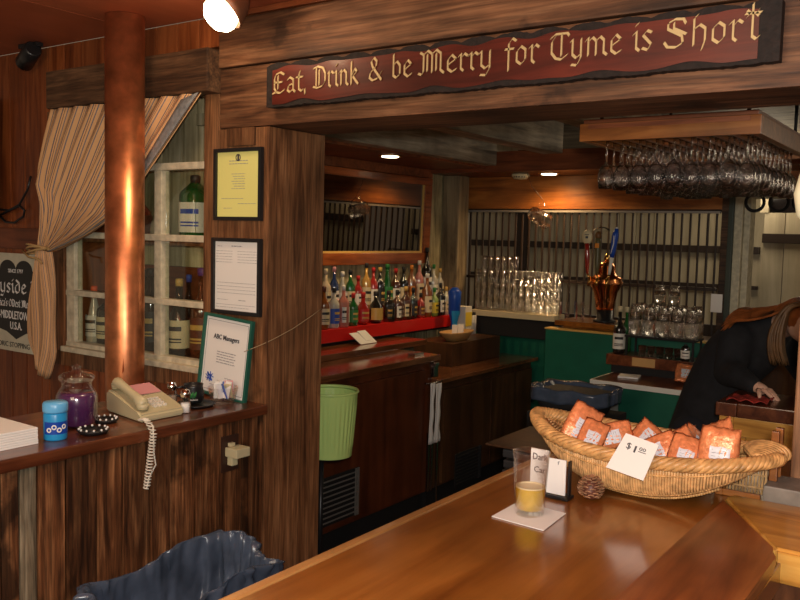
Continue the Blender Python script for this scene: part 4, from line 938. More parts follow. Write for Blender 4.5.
# lamp shade at the right
t = thing('pendant_lamp', 'cream glass globe pendant at the right edge of the view', 'lamp', (-.216, 1.5, 1.67))
m = MB(); m.lathe([(.012, .125), (.03, .118), (.05, .095), (.058, .06), (.052, .025), (.030, .003), (.001, 0)], (-.216, 1.5, 1.672), 30); obj('glass_shade', m, M['shade'], t)
m = MB(); m.tube([(-.216, 1.5, 1.797), (-.216, 1.5, 2.389)], .003, 6); m.lathe([(.016, 1.79), (.016, 1.82), (.004, 1.83)], (-.216, 1.5, 0), 14); obj('cord_and_cap', m, M['brass'], t)

# ------------------------------------------------------------------ back bar along the left wall
def cooler(name, label, y0, y1, zt, fm, vent, doors):
    t = thing(name, label, 'refrigerator', (-3.0, (y0+y1)/2, 0))
    m = MB(); m.box(-3.34, -2.675, y0, y1, .14, zt, .003); obj('cabinet_body', m, fm, t)
    m = MB(); m.box(-3.30, -2.72, y0+.02, y1-.02, .0, .139); obj('toe_base', m, M['blackm'], t)
    for (a, b) in doors:
        m = MB(); m.box(-2.673, -2.652, a+.006, b-.006, .16, zt-.05, .003); d = obj('door', m, fm, t)
    a, b, z0_, z1_ = vent
    m = MB(); m.box(-2.651, -2.645, a, b, z0_, z1_, .001); v = obj('vent_grille', m, M['blackm'], t)
    m = MB()
    for k in range(9):
        z = z0_+.02+(z1_-z0_-.04)*k/8; m.box(-2.645, -2.640, a+.01, b-.01, z-.003, z+.003)
    m.box(-2.645, -2.638, b-.02, b-.008, z0_, z1_); m.box(-2.645, -2.638, b-.038, b-.030, z0_, z1_)
    o_ = obj('slats', m, M['grill'] if fm is M['cooler'] else M['rubber'], v)
    return t
t = cooler('bar_cooler', 'dark red-brown back bar cooler with grey vent nearest the post', 2.45, 4.17, .925, M['cooler'], (3.02, 3.45, .19, .44), ((2.45, 3.0), (3.0, 4.07)))
m = MB(); m.box(-2.655, -2.640, 4.10, 4.115, .15, .50, .002); m.box(-2.655, -2.640, 4.135, 4.148, .15, .50, .002); obj('steel_strip', m, M['steel'], t)
m = MB(); m.box(-2.652, -2.625, 4.115, 4.16, .83, .90, .004); m.box(-2.64, -2.60, 4.09, 4.13, .90, .92, .004); obj('steel_latch', m, M['steel'], t)
t = cooler('bar_cooler', 'lower dark cooler at the far end of the back bar with black vent', 4.19, 5.48, .78, M['cooler2'], (4.42, 4.74, .10, .31), ((4.27, 4.86), (4.86, 5.46)))
m = MB(); m.box(-2.655, -2.645, 4.20, 4.215, .05, .70, .002); obj('steel_strip', m, M['steel'], t)
t = thing('bar_towel', 'two strips of white towel hanging from the cooler door handle', 'towel', (-2.62, 4.14, .44))
def twf(y0, y1, z0, z1):
    m = MB(); m.grid(lambda u, v: (-2.622+.004*sin(u*9+v*4), y0+(y1-y0)*u+.006*sin(v*15)*(u), z1+(z0-z1)*v), 8, 14); return m
obj('towel_fold', twf(4.075, 4.12, .44, .80), M['paper'], t, solid=.004); obj('towel_fold', twf(4.135, 4.19, .44, .79), M['paper'], t, solid=.004)
m = MB(); m.tube([(-2.65, 4.06, .80), (-2.625, 4.06, .80), (-2.625, 4.2, .80), (-2.65, 4.2, .80)], .005, 8); obj('rail', m, M['steel'], t)
tag(obj('worktop', MB().box(-3.36, -2.625, 2.40, 4.185, .926, .958, .003), M['counter']), 'worn brown counter top over the nearer back bar cooler', 'counter')
tag(obj('worktop', MB().box(-3.36, -2.63, 4.19, 5.50, .781, .805, .003), M['counter']), 'lower worn wooden counter top over the far cooler', 'counter')
tag(obj('counter_riser', MB().box(-3.36, -2.93, 2.40, 4.50, .959, .992, .003), M['counter']), 'raised glossy brown ledge on the back counter below the red shelf', 'shelf')
t = thing('red_shelf', 'bright red stepped bottle shelf along the left wall', 'shelf', (-3.26, 4.0, 1.012))
m = MB(); m.box(-3.366, -3.15, 2.60, 5.30, 1.012, 1.09, .003); obj('lower_step', m, M['red'], t)
m = MB(); m.box(-3.366, -3.245, 2.60, 5.28, 1.091, 1.165, .003); obj('upper_step', m, M['red'], t)
m = MB(); m.box(-3.33, -3.20, 2.62, 5.2, .993, 1.011); obj('plinth', m, M['blackm'], t)
# mirror
t = thing('wall_mirror', 'wide mirror in a reddish wood frame above the bottles on the left wall', 'mirror', (-3.35, 4.1, 1.455))
y0, y1, z0_, z1_ = 3.0, 5.09, 1.455, 2.055
m = MB(); fw = .075
m.box(-3.366, -3.325, y0, y1, z0_, z0_+fw, .006); m.box(-3.366, -3.325, y0, y1, z1_-.05, z1_, .006); m.box(-3.366, -3.325, y0, y0+fw, z0_+fw, z1_-.05, .004); m.box(-3.366, -3.325, y1-fw, y1, z0_+fw, z1_-.05, .004)
obj('mirror_frame', m, M['mirframe'], t)
m = MB(); m.box(-3.352, -3.348, y0+fw, y1-fw, z0_+fw, z1_-.05); obj('mirror_glass', m, M['mirror'], t)
m = MB(); m.box(-3.347, -3.34, y1-fw-.02, y1-fw-.001, z0_+fw, z1_-.05); m.box(-3.347, -3.34, y0+fw, y1-fw-.02, z0_+fw, z0_+fw+.012); obj('inner_highlight', m, M['l_gold'], t)  # gold strips put in as the highlight along the frame's inner edge
t.rotation_euler = (0, math.radians(1.6), 0); t.location.x += .006

# bottles on the red shelf: colour word, body, cap, label, shape, h, r
CN = {'l_red': 'red', 'l_white': 'white', 'l_black': 'black', 'l_gold': 'gold', 'l_cream': 'cream', 'l_green': 'green', 'l_blue': 'blue', 'l_orange': 'orange', 'l_yellow': 'yellow', 'l_brown': 'brown', 'pink': 'pink', None: 'no'}
FR = [(3.787, 'amber', 'l_brown', 'l_cream', 'round', .25, .038), (3.879, 'clear', 'l_black', 'l_blue', 'round', .24, .036), (3.964, 'pinkish', 'l_white', 'l_white', 'square', .25, .038), (4.062, 'green', 'l_red', 'l_green', 'round', .20, .034),
      (4.162, 'red', 'l_red', 'l_red', 'squat', .20, .040), (4.298, 'dark', 'l_black', 'l_gold', 'squat', .20, .062), (4.428, 'dark', 'l_black', 'l_black', 'square', .20, .045), (4.529, 'brown', 'l_black', 'l_white', 'square', .20, .042),
      (4.622, 'brown', 'l_gold', 'l_cream', 'square', .22, .042), (4.717, 'dark', 'l_black', 'l_black', 'round', .21, .034), (4.802, 'red', 'l_black', 'l_brown', 'round', .17, .032), (4.889, 'amber', 'l_white', 'l_cream', 'round', .30, .040),
      (4.979, 'lime', 'l_green', 'l_yellow', 'round', .20, .034), (5.058, 'dark', 'l_black', 'l_white', 'square', .23, .038), (5.138, 'clear', 'l_gold', 'l_cream', 'round', .20, .030), (5.221, 'red', 'l_red', 'l_red', 'squat', .19, .036)]
BK = [(3.93, 'cream', 'l_cream', 'l_cream', 'round', .27, .036), (4.016, 'blue', 'pink', 'l_white', 'round', .28, .034), (4.095, 'clear', 'l_white', 'l_white', 'cone', .25, .036), (4.174, 'green', 'l_black', 'l_cream', 'round', .26, .034),
      (4.256, 'red', 'l_red', 'l_white', 'round', .22, .034), (4.335, 'gold', 'l_black', 'l_cream', 'round', .30, .034), (4.413, 'red', 'l_red', 'l_white', 'round', .27, .034), (4.492, 'dark', 'l_gold', 'l_black', 'round', .27, .036),
      (4.573, 'green', 'l_green', 'l_green', 'cone', .29, .042), (4.665, 'brown', 'l_red', 'l_white', 'round', .26, .036), (4.76, 'dark', 'l_black', 'l_cream', 'round', .27, .036), (4.853, 'amber', 'l_orange', 'l_orange', 'square', .28, .040),
      (4.948, 'pinkish', 'l_white', 'l_cream', 'round', .31, .036), (5.045, 'dark', 'l_black', 'l_white', 'round', .40, .040), (5.137, 'clear', 'l_green', 'l_white', 'round', .28, .034), (5.225, 'clear', 'l_gold', 'l_cream', 'round', .25, .032)]
ORD = ['nearest the post'] + ['%s from the post' % w_ for w_ in ('second', 'third', 'fourth', 'fifth', 'sixth', 'seventh', 'eighth', 'ninth', 'tenth', 'eleventh', 'twelfth', 'thirteenth', 'fourteenth', 'fifteenth', 'sixteenth')]
for rows, xx, zz, rn, gp in ((FR, -3.192, 1.0915, 'front', 'bottles on the lower red step'), (BK, -3.305, 1.1665, 'back', 'bottles on the upper red step')):
    for i, (y, body, cap, lab, shp, h, r) in enumerate(rows):
        r *= .93
        bottle('liquor_bottle', '%s bottle with %s label, %s row of red shelf, %s' % (body, CN[lab], rn, ORD[i]), 'bottle', (xx+random.uniform(-.004, .004), y, zz), h, min(r, .043) if shp != 'squat' else min(r, .044), 'b_'+body, cap, lab, shp, gp, rz=PI/2+random.uniform(-.3, .3)-.35)
# small things at the end of the shelf
t = thing('blue_pourer', 'tall bright blue plastic pourer at the far end of the red shelf', 'pourer', (-3.06, 5.035, .956)); c = (-3.06, 5.035, .956)
m = MB(); m.lathe([(.022, 0), (.022, .10), (.030, .13), (.040, .16), (.044, .26), (.046, .31), (.036, .325), (.02, .34)], c, 20); obj('pourer_body', m, M['blue2'], t)
m = MB(); m.lathe([(.0225, .03), (.0225, .09), (.031, .125), (.041, .16), (.0425, .18)], c, 12, a0=-1.5, a1=.8); obj('pale_blue_label', m, M['blue'], t)
tag(obj('pourer_stand', MB().box(-3.14, -2.84, 4.66, 5.31, .8055, .955, .004), M['cooler2']), 'dark low box carrying the tan dish and the blue pourer', 'box')
t = thing('yellow_carton', 'small yellow and white carton right of the blue pourer', 'carton', (-3.07, 5.17, .956)); m = MB(); m.box(-3.10, -3.02, 5.12, 5.21, .956, 1.16, .003); o_ = obj('carton_body', m, M['l_white'], t); m = MB(); m.box(-3.019, -3.017, 5.122, 5.208, 1.02, 1.12); obj('yellow_panel', m, M['l_yellow'], t)
for k, y in enumerate((5.235, 5.275)):
    t = thing('white_canister', ('white canister beside the yellow carton', 'white canister next to the tray of stacked glasses')[k], 'canister', (-3.04, y, .956)); m = MB(); m.lathe([(.018, 0), (.019, .13), (.017, .135)], (-3.04, y, .956), 14); obj('canister_body', m, M['l_white'], t); m = MB(); m.lathe([(.014, .135), (.012, .155), (.001, .157)], (-3.04, y, .956), 12); obj('lid', m, M['l_black'], t)
t = thing('wooden_dish', 'oval tan wooden dish of coasters on the far back counter', 'dish', (-2.93, 4.86, .9555)); 
m = MB(); m.lathe([(.09, 0), (.14, .05), (.15, .062), (.14, .06), (.09, .012), (.001, .01)], (-2.93, 4.86, .9555), 24, rx=.5, ry=1.1, sq=3); obj('dish_body', m, M['dishw'], t)
for k, (dy, mm) in enumerate(((-.03, 'paper'), (.045, 'paper'))):
    m = MB(); m.box(-2.95, -2.91, 4.86+dy, 4.875+dy, .97, 1.06, .002); obj('white_slip', m, M[mm], t)
t = thing('paper_card', 'folded white papers propped against the red shelf', 'paper', (-3.10, 4.07, .993))
for k, (dy, dz) in enumerate(((-.055, 0), (.02, .008))):
    m = MB(); m.prism([(-3.06, 4.03+dy, .9935), (-3.06, 4.115+dy, .9935), (-3.135, 4.09+dy, 1.055+dz), (-3.135, 4.01+dy, 1.055+dz)], (.003, 0, .002)); pp = obj('folded_sheet', m, M['paper'], t)
m = MB(); m.prism([(-3.075, 4.05, 1.0075), (-3.075, 4.09, 1.0075), (-3.09, 4.085, 1.020), (-3.09, 4.045, 1.020)], (.003, 0, .002)); obj('ink_mark', m, M['ink'], pp)
t = thing('bottle_opener', 'small steel opener lying on the edge of the back counter', 'opener', (-2.72, 4.06, .9585)); m = MB(); m.box(-2.75, -2.70, 4.02, 4.12, .9585, .972, .004); obj('opener_body', m, M['steel'], t)

# lime green tin on a stand
t = thing('green_tin', 'lime green ribbed tin bin on a black stand beside the post', 'bin', (-2.31, 2.79, 0)); c = (-2.31, 2.79, 0)
m = MB()
m.grid(lambda u, v: (c[0]+(.100+.022*v+.0014*sin(u*2*PI*34)*(1 if .1 < v < .86 else 0))*cos(2*PI*u), c[1]+(.100+.022*v+.0014*sin(u*2*PI*34)*(1 if .1 < v < .86 else 0))*sin(2*PI*u), .695+.28*v), 272, 10, closeu=True)
obj('tin_body', m, M['lime'], t)
m = MB(); m.lathe([(.122, .968), (.128, .973), (.124, .981), (.118, .978), (.117, .966), (.122, .968)], c, 48); obj('rolled_rim', m, M['lime'], t)
m = MB(); m.lathe([(.098, .70), (.118, .972)], c, 40); 
m = MB(); m.lathe([(.011, .03), (.011, .69)], (-2.325, 2.76, 0), 12); m.lathe([(.09, .01), (.09, .02), (.02, .04)], (-2.325, 2.76, 0), 20); m.lathe([(.07, .68), (.07, .693)], c, 20); obj('black_stand', m, M['black'], t)
t = thing('white_rag', 'white cloth hanging low beside the black stand, behind the post', 'cloth', (-2.34, 2.70, .30)); m = MB(); m.grid(lambda u, v: (-2.36+.05*u, 2.69+.008*sin(u*14+v*3), .62-.34*v), 10, 8); obj('cloth_fold', m, M['paper'], t, solid=.003)
m = MB(); m.tube([(-2.35, 2.70, .62), (-2.335, 2.745, .625)], .005, 8); obj('hook', m, M['steel'], t)

# ------------------------------------------------------------------ end of the bar room
m = MB()
t = thing('metal_grille', 'row of thin dark vertical bars closing the opening at the far end', 'grille', (-2.35, 5.53, 1.0))
bar0 = None
nb = 34
for k in range(nb):
    x = -3.24+1.79*k/(nb-1)
    if bar0 is None:
        m = MB(); m.box(x-.006, x+.006, 5.524, 5.536, .995, 1.835, .002); bar0 = obj('bar', m, M['darkiron'], t)
    else:
        b_ = bar0.copy(); COL.objects.link(b_); b_.parent = t; b_.location.x += x+3.24
m = MB(); m.box(-3.27, -1.43, 5.51, 5.55, 1.836, 1.85, .002); m.box(-3.275, -3.262, 5.51, 5.55, .99, 1.85, .002); obj('steel_frame', m, M['grill'], t)
m = MB(); m.box(-3.26, -1.43, 5.524, 5.537, 1.345, 1.365, .002); obj('cross_bar', m, M['darkiron'], t)
# recessed lights and detector
for (x, y, z, lab) in ((-2.98, 4.12, 2.12, 'lit round recessed light in the ceiling board above the mirror'), (-2.52, 5.33, 2.095, 'lit round recessed light above the far amber plank')):
    t = thing('recessed_light', lab, 'light', (x, y, z)); m = MB(); m.lathe([(.055, -.001), (.072, -.001), (.072, -.007), (.055, -.006), (.055, -.001)], (x, y, z), 28); obj('trim_ring', m, M['brass'], t)
    m = MB(); m.lathe([(.054, -.001), (.05, -.010), (.001, -.013)], (x, y, z), 24); obj('lens', m, M['lens'], t)
lamp('recessed_spot_light', 'SPOT', (-2.98, 4.12, 2.09), 16, (1, .66, .32), .04, (-3.05, 4.12, 0), spot_size=2.5, spot_blend=.9)
lamp('recessed_spot_light', 'SPOT', (-2.52, 5.33, 2.07), 22, (1, .60, .26), .04, (-2.50, 5.45, 0), spot_size=2.75, spot_blend=.9)
t = thing('smoke_detector', 'round cream smoke detector under the far ceiling board', 'detector', (-2.74, 5.34, 2.094)); m = MB(); m.lathe([(.06, 0), (.062, -.012), (.045, -.034), (.001, -.036)], (-2.74, 5.34, 2.094), 28); obj('detector_body', m, M['l_cream'], t)
for k in range(5):
    a = -PI/2+(k-2)*.35+.3; m = MB(); m.box(-.005, .005, -.002, .002, -.005, .005); 
    for v in m.bm.verts: v.co = Matrix.Rotation(a+PI/2, 4, 'Z') @ v.co + Vector((-2.74+.055*cos(a), 5.34+.055*sin(a), 2.094-.021))
    obj('slot', m, M['black'], t)
# glass shelf and stacked tumblers
t = thing('glass_shelf', 'white edged shelf holding stacked tumblers on a dark cabinet', 'shelf', (-2.78, 5.42, .946))
m = MB(); m.box(-3.10, -2.44, 5.33, 5.50, 1.085, 1.125, .003); obj('white_board', m, M['l_cream'], t)
m = MB(); m.box(-3.06, -2.47, 5.36, 5.50, .95, 1.084, .003); obj('dark_cabinet', m, M['blackm'], t)
tum = thing('tumbler', 'clear tumbler in the stacked rows on the white edged shelf', 'glass', (0, 0, 0), 'stacked tumblers on the far shelf')
m = MB(); m.lathe([(.020, 0), (.0215, .003), (.0245, .096), (.0228, .096), (.020, .010), (.001, .008)], (0, 0, 0), 14); obj('glass_body', m, M['gl3'], tum)
tray = None
first = True
for lv in range(3):
    for iy in range(2):
        for ix in range(13):
            if lv == 2 and ix > 8 and iy == 0 and False: continue
            loc = (-3.07+ix*.0505+random.uniform(-.001, .001), 5.375+iy*.062, 1.1265+lv*.0985)
            if first: tum.location = loc; first = False
            else: dup(tum, loc)
for ix in range(6): dup(tum, (-3.045+ix*.0505, 5.41, 1.1265+3*.0985))
# green panels and beer platform
t = thing('bar_partition', 'green painted low partition carrying the beer tap platform', 'partition', (-1.8, 4.89, 0))
m = MB(); m.box(-2.28, -1.12, 4.86, 4.93, 0, 1.085, .002); obj('green_panel', m, M['green'], t)
m = MB(); m.box(-2.285, -1.12, 4.855, 4.94, 1.086, 1.096, .002); obj('gold_edge', m, M['l_gold'], t)
m = MB(); m.box(-2.20, -1.80, 4.95, 5.20, 1.096, 1.112); m.box(-2.24, -1.79, 4.90, 5.24, 1.113, 1.142, .004); obj('platform', m, M['bar'], t)
m = MB(); m.box(-2.27, -1.15, 4.95, 5.26, 0, 1.085, .002); obj('partition_body', m, M['cooler2'], t)
# beer tower
t = thing('beer_tower', 'polished copper beer tower with three tap handles', 'beer tower', (-1.95, 5.03, 1.1425)); c = (-1.965, 5.03, 1.1425)
m = MB(); m.lathe([(.07, 0), (.07, .012), (.05, .02), (.05, .075)], c, 24); obj('black_base', m, M['black'], t)
m = MB(); m.lathe([(.050, .076), (.058, .09), (.062, .13), (.074, .19), (.098, .235), (.104, .25), (.094, .262), (.100, .275), (.080, .285), (.055, .305), (.052, .345), (.040, .365), (.015, .38)], c, 32); obj('copper_body', m, M['copper'], t)
m = MB(); m.lathe([(.012, .38), (.020, .395), (.014, .41), (.001, .43)], c, 16); obj('finial', m, M['brass'], t)
def tap(x, lean, kind):
    bx_, by_, bz_ = c[0]+x*.6, c[1]-.06, c[2]+.30
    top_ = Vector((c[0]+x+lean, c[1]-.09, c[2]+.30)); 
    m = MB(); m.tube([(bx_, by_+.03, bz_-.03), (bx_+x*.2, by_-.035, bz_-.03), (bx_+x*.2, by_-.045, bz_-.075)], [.014, .012, .009], 10); m.tube([(bx_+x*.2, by_-.03, bz_-.03), (c[0]+x, c[1]-.09, c[2]+.30)], .007, 8)
    f = obj('faucet', m, M['brass'], t)
    p0 = Vector((c[0]+x, c[1]-.09, c[2]+.30)); up_ = Vector((lean, 0, .28))
    if kind == 'red':
        m = MB(); m.tube([p0+up_*k/6 for k in range(5)], [.008, .012, .016, .013, .015], 12); h = obj('red_tap_handle', m, M['b_red'], t); h['label'] = 'dark red tap handle with an oval cream badge'
        q_ = p0+up_*.80; m = MB(); m.lathe([(.001, -.008), (.030, -.006), (.034, 0), (.030, .006), (.001, .008)], tuple(q_), 24, ry=1.35, M=Matrix.Rotation(PI/2, 4, 'X')); o_ = obj('oval_badge', m, M['l_cream'], h)
        m = MB(); m.box(q_.x-.008, q_.x+.008, q_.y-.0095, q_.y-.0085, q_.z-.008, q_.z+.006); m.box(q_.x-.014, q_.x+.014, q_.y-.0095, q_.y-.0085, q_.z+.013, q_.z+.017); obj('badge_print', m, M['ink'], o_)
    elif kind == 'green':
        m = MB(); m.tube([p0+up_*k/6 for k in range(6)], [.009, .015, .017, .015, .018, .016], 12); h = obj('green_tap_handle', m, mat('olive_tap', (.10, .09, .04), .4), t)
        q_ = p0+up_*.62; m = MB(); m.box(q_.x-.013, q_.x+.013, q_.y-.020, q_.y-.012, q_.z-.014, q_.z+.014, .001); obj('orange_badge', m, M['l_orange'], h)
        q_ = p0+up_*.95; m = MB(); m.grid(lambda u, v: (q_.x+(u-.5)*.10+.02, q_.y-.012+.024*v, q_.z+.018*sin(u*PI)+.006*sin(v*PI)), 10, 4); m.grid(lambda u, v: (q_.x+(u-.5)*.10+.02, q_.y-.012+.024*v, q_.z-.004*sin(u*PI)), 10, 4); obj('winged_top', m, M['black'], h)
        q_ = p0+up_*.84; m = MB(); m.ball(tuple(q_), .021, 12, 1.3); obj('bulb_top', m, mat('rust_tap', (.16, .07, .02), .5), h)
    else:
        m = MB(); m.tube([p0+up_*k/8 for k in range(4)], [.008, .010, .010, .012], 12); h = obj('blue_tap_handle', m, M['l_white'], t)
        m = MB(); m.tube([p0+up_*k/8 for k in (3, 4, 5, 6, 7, 8)], [.013, .017, .018, .020, .020, .010], 12); b_ = obj('blue_grip', m, M['blue2'], h)
        m = MB(); a_ = p0+up_*.45; m.tube([a_+Vector((-.004, -.019, 0)), a_+up_*.22+Vector((.004, -.020, 0)), a_+up_*.40+Vector((-.002, -.021, 0))], [.002, .003, .002], 6); m.ball(tuple(p0+up_*1.0), .009, 8); obj('white_script', m, M['paper'], b_)
tap(-.088, -.012, 'red'); tap(-.026, .0, 'green'); tap(.052, .035, 'blue')
# mugs on the platform
for k, (x, y) in enumerate(((-2.205, 4.95), (-2.15, 5.06), (-2.095, 4.95))):
    c2 = (x, y, 1.1425)
    if k == 0:
        mg = thing('glass_mug', 'clear handled beer mug left of the beer tower', 'mug', c2, 'glass mugs left of the beer tower')
        m = MB(); m.lathe([(.028, 0), (.030, .01), (.031, .115), (.029, .115), (.026, .014), (.001, .012)], c2, 12, smooth=False); obj('mug_body', m, M['glassb'], mg)
        m = MB(); m.tube([(x+.028, y-.005, 1.24), (x+.055, y-.01, 1.235), (x+.058, y-.012, 1.19), (x+.028, y-.006, 1.17)], .005, 8); obj('handle', m, M['glassb'], mg)
    else: dup(mg, c2, k*.2)
# shelf of glasses right of the tower
t = thing('glass_tray', 'dark red tray shelf with a pale wooden block face under the tall glasses', 'tray', (-1.55, 4.72, .945))
m = MB(); m.box(-1.785, -1.30, 4.62, 4.84, .945, 1.005, .003); obj('tray_box', m, M['cap'], t)
m = MB(); m.box(-1.63, -1.50, 4.612, 4.619, .952, 1.0, .002); obj('wooden_block', m, M['dishw'], t)
m = MB(); m.box(-1.76, -1.32, 4.64, 4.82, .90, .944, .002); obj('tray_foot', m, M['blackm'], t)
gl = thing('tall_glass', 'tall clear glass upside down on the dark tray right of the tower', 'glass', (0, 0, 0), 'tall glasses on the dark tray')
m = MB(); m.lathe([(.0345, 0), (.0365, 0), (.0365, .09), (.027, .17), (.024, .178), (.001, .178), (.001, .165), (.024, .162), (.0345, .09)], (0, 0, 0), 20); obj('glass_body', m, M['gl2'], gl)
first = True
for iy in range(2):
    for ix in range(5):
        loc = (-1.645+ix*.078, 4.68+iy*.10, 1.12)
        if first: gl.location = loc; first = False
        else: dup(gl, loc)
tag(obj('wire_rack', MB().box(-1.69, -1.30, 4.64, 4.82, 1.108, 1.119, .002).box(-1.685, -1.675, 4.65, 4.66, 1.006, 1.108).box(-1.315, -1.305, 4.65, 4.66, 1.006, 1.108).box(-1.685, -1.675, 4.80, 4.81, 1.006, 1.108).box(-1.315, -1.305, 4.80, 4.81, 1.006, 1.108), M['blackm']), 'dark rack lifting the tall glasses above the tray', 'rack')
for k in range(2): dup(gl, (-1.527+k*.08, 4.73, 1.296), label='tall clear glass stacked on top of the others', group='two topmost tall glasses', scale=(.9, .9, .62))
sg = thing('shot_glass', 'small glass on the dark tray under the rack', 'glass', (0, 0, 0), 'small glasses under the rack')
m = MB(); m.lathe([(.018, 0), (.024, .06), (.0225, .06), (.017, .008), (.001, .006)], (0, 0, 0), 12); obj('glass_body', m, M['gl2'], sg)
first = True
for ix in range(5):
    loc = (-1.51+ix*.050-.08, 4.66, 1.006)
    if first: sg.location = loc; first = False
    else: dup(sg, loc)
bottle('wine_bottle', 'dark wine bottle with white label at the left end of the dark tray', 'bottle', (-1.735, 4.68, 1.006), .27, .034, 'b_dark', 'l_cream', 'l_white', neck=.45, rz=0)
bottle('wine_bottle', 'green wine bottle behind the left end of the dark tray', 'bottle', (-1.735, 4.79, 1.006), .26, .032, 'b_green', 'l_cream', None, neck=.45)
bottle('wine_bottle', 'dark bottle with white label at the right end of the dark tray', 'bottle', (-1.350, 4.655, 1.006), .09, .024, 'b_dark', 'l_black', 'l_white', neck=.2)
# white edged counter
t = thing('service_counter', 'small dark topped counter with white edge in front of the green partition', 'counter', (-1.4, 4.57, 0))
m = MB(); m.box(-1.742, -1.05, 4.325, 4.845, .884, .900, .002); obj('dark_top', m, M['cap'], t)
m = MB(); m.box(-1.752, -1.04, 4.312, 4.323, .872, .899, .002); m.box(-1.752, -1.743, 4.324, 4.845, .872, .899, .002); obj('white_edge', m, M['l_white'], t)
m = MB(); m.box(-1.745, -1.690, 4.34, 4.39, 0, .871, .002); obj('leg', m, M['l_white'], t)
m = MB(); m.box(-1.689, -1.600, 4.345, 4.36, 0, .871, .002); obj('grey_panel', m, mat('grey_paint', (.20, .21, .19), .5), t)
m = MB(); m.box(-1.599, -1.05, 4.345, 4.40, 0, .871, .002); obj('green_front', m, M['green'], t)
lone = snackbag((-1.31, 4.53, .957), .3, -.9, .78, 'orange and white snack bag on the small white edged counter', .1); del lone['group']
m = MB(); m.box(-1.665, -1.555, 4.47, 4.58, .9005, .910, .002, rot=Matrix.Rotation(.2, 4, 'Z')); tag(obj('folded_napkin', m, M['paper']), 'folded white napkin on the small white edged counter', 'napkin')
m = MB(); m.box(-1.452, -1.382, 5.495, 5.50, 1.215, 1.33, 0); tag(obj('wall_notice', m, M['paper']), 'small white paper notice taped beside the far doorway', 'notice')

# dark rack of bins behind the bar
t = thing('rubber_mat_stack', 'stack of black ribbed trays just behind the bar left of the beer glass', 'tray', (-1.27, 2.62, 0))
m = MB(); m.box(-1.34, -1.05, 2.52, 2.90, 0, .76, .004); obj('stand', m, M['blackm'], t)
m = MB()
for k in range(5): m = MB(); m.box(-1.33+.004*(k % 2), -1.05, 2.53, 2.90, .762+.036*k, .790+.036*k, .006); obj('tray', m, M['rubber'], t)
m = MB(); m.box(-1.38, -1.04, 2.50, 2.84, .945, .952, .002); obj('top_board', m, M['cooler2'], t)
t = thing('bus_tub', 'black tub lined with a navy bag on the stand behind the basket', 'tub', (-1.62, 3.75, 0))
m = MB(); m.box(-1.78, -1.40, 3.62, 3.92, 0, .83, .004); obj('stand', m, M['blackm'], t)
m = MB(); m.lathe([(.13, .832), (.17, .93)], (-1.60, 3.77, 0), 36, rx=1.1, ry=.85, sq=5); obj('tub_body', m, M['rubber'], t)
m = MB(); m.grid(lambda u, v: (-1.60+(.176+.004*sin(u*70)+.004*sin(u*44+v*5)-(.012+.05*(v-.5) if v > .5 else 0))*1.1*cos(2*PI*u)*(abs(cos(2*PI*u))**5+abs(sin(2*PI*u))**5)**-.2, 3.77+(.176+.004*sin(u*70)-(.012+.05*(v-.5) if v > .5 else 0))*.85*sin(2*PI*u)*(abs(cos(2*PI*u))**5+abs(sin(2*PI*u))**5)**-.2, .885+.065*(v/.5 if v < .5 else 1-(v-.5)*.9)+.004*sin(u*50)), 120, 10, closeu=True); obj('bag_liner', m, M['liner'], t, solid=.002)
gi = None

# ------------------------------------------------------------------ hanging wine glass rack
t = thing('glass_rack', 'orange wood ceiling rack with rows of hanging wine glasses', 'rack', (-.85, 3.0, 1.96))
m = MB(); RX0, RX1, RY0, RY1 = -1.127, -.572, 2.60, 3.42
m.box(RX0, RX1, RY0, RY0+.02, 1.966, 2.022, .003); m.box(RX0, RX1, RY1-.02, RY1, 1.966, 2.022, .003); m.box(RX0, RX0+.02, RY0+.021, RY1-.021, 1.966, 2.022, .003); m.box(RX1-.02, RX1, RY0+.021, RY1-.021, 1.966, 2.022, .003)
obj('rack_frame', m, M['rackwood'], t)
m = MB(); m.box(RX0+.01, RX1-.01, RY0+.006, RY1-.006, 2.023, 2.036, .002); obj('top_board', m, M['soffit'], t)
m = MB(); m.box(RX0+.03, RX1-.03, RY0-.003, RY0, 2.005, 2.020); obj('inset_line', m, M['soffit'], t)
for k in range(10):
    x = RX0+.028+k*(RX1-RX0-.056)/9; m = MB(); m.box(x-.009, x+.009, RY0+.022, RY1-.022, 1.972, 1.980); m.box(x-.003, x+.003, RY0+.022, RY1-.022, 1.9805, 2.0225); obj('rail', m, M['rackwood'], t)
for k in range(12):
    y = RY0+.05+k*.064; m = MB(); m.box(RX0+.021, RX1-.021, y-.004, y+.004, 2.0, 2.008); obj('cross_slat', m, M['rackwood'], t)
for (x, y) in ((RX0+.05, RY0+.06), (RX1-.05, RY0+.06), (RX0+.05, RY1-.06), (RX1-.05, RY1-.06)):
    m = MB(); m.tube([(x, y, 2.036), (x, y, 2.44)], .006, 6); obj('hanger_rod', m, M['blackm'], t)
wg = thing('wine_glass', 'clear stemmed wine glass hanging upside down in the ceiling rack', 'wine glass', (0, 0, 0), 'wine glasses hanging in the ceiling rack')
m = MB(); m.lathe([(.001, 0), (.0235, -.001), (.0235, -.003), (.006, -.006), (.0035, -.014), (.0035, -.075), (.006, -.082), (.019, -.095), (.0262, -.118), (.0265, -.14), (.0225, -.165), (.0210, -.165), (.0248, -.139), (.0245, -.118), (.0172, -.097), (.001, -.090)], (0, 0, 0), 18); obj('glass_body', m, M['gl2'], wg)
first = True
for iy in range(11):
    for ix in range(9):
        loc = (RX0+.028+(ix+.5)*(RX1-RX0-.056)/9, 2.70+iy*.064, 1.985+.0)
        if first: wg.location = loc; first = False
        else: dup(wg, loc, random.uniform(0, 6), scale=(1, 1, random.uniform(.95, 1.04)))
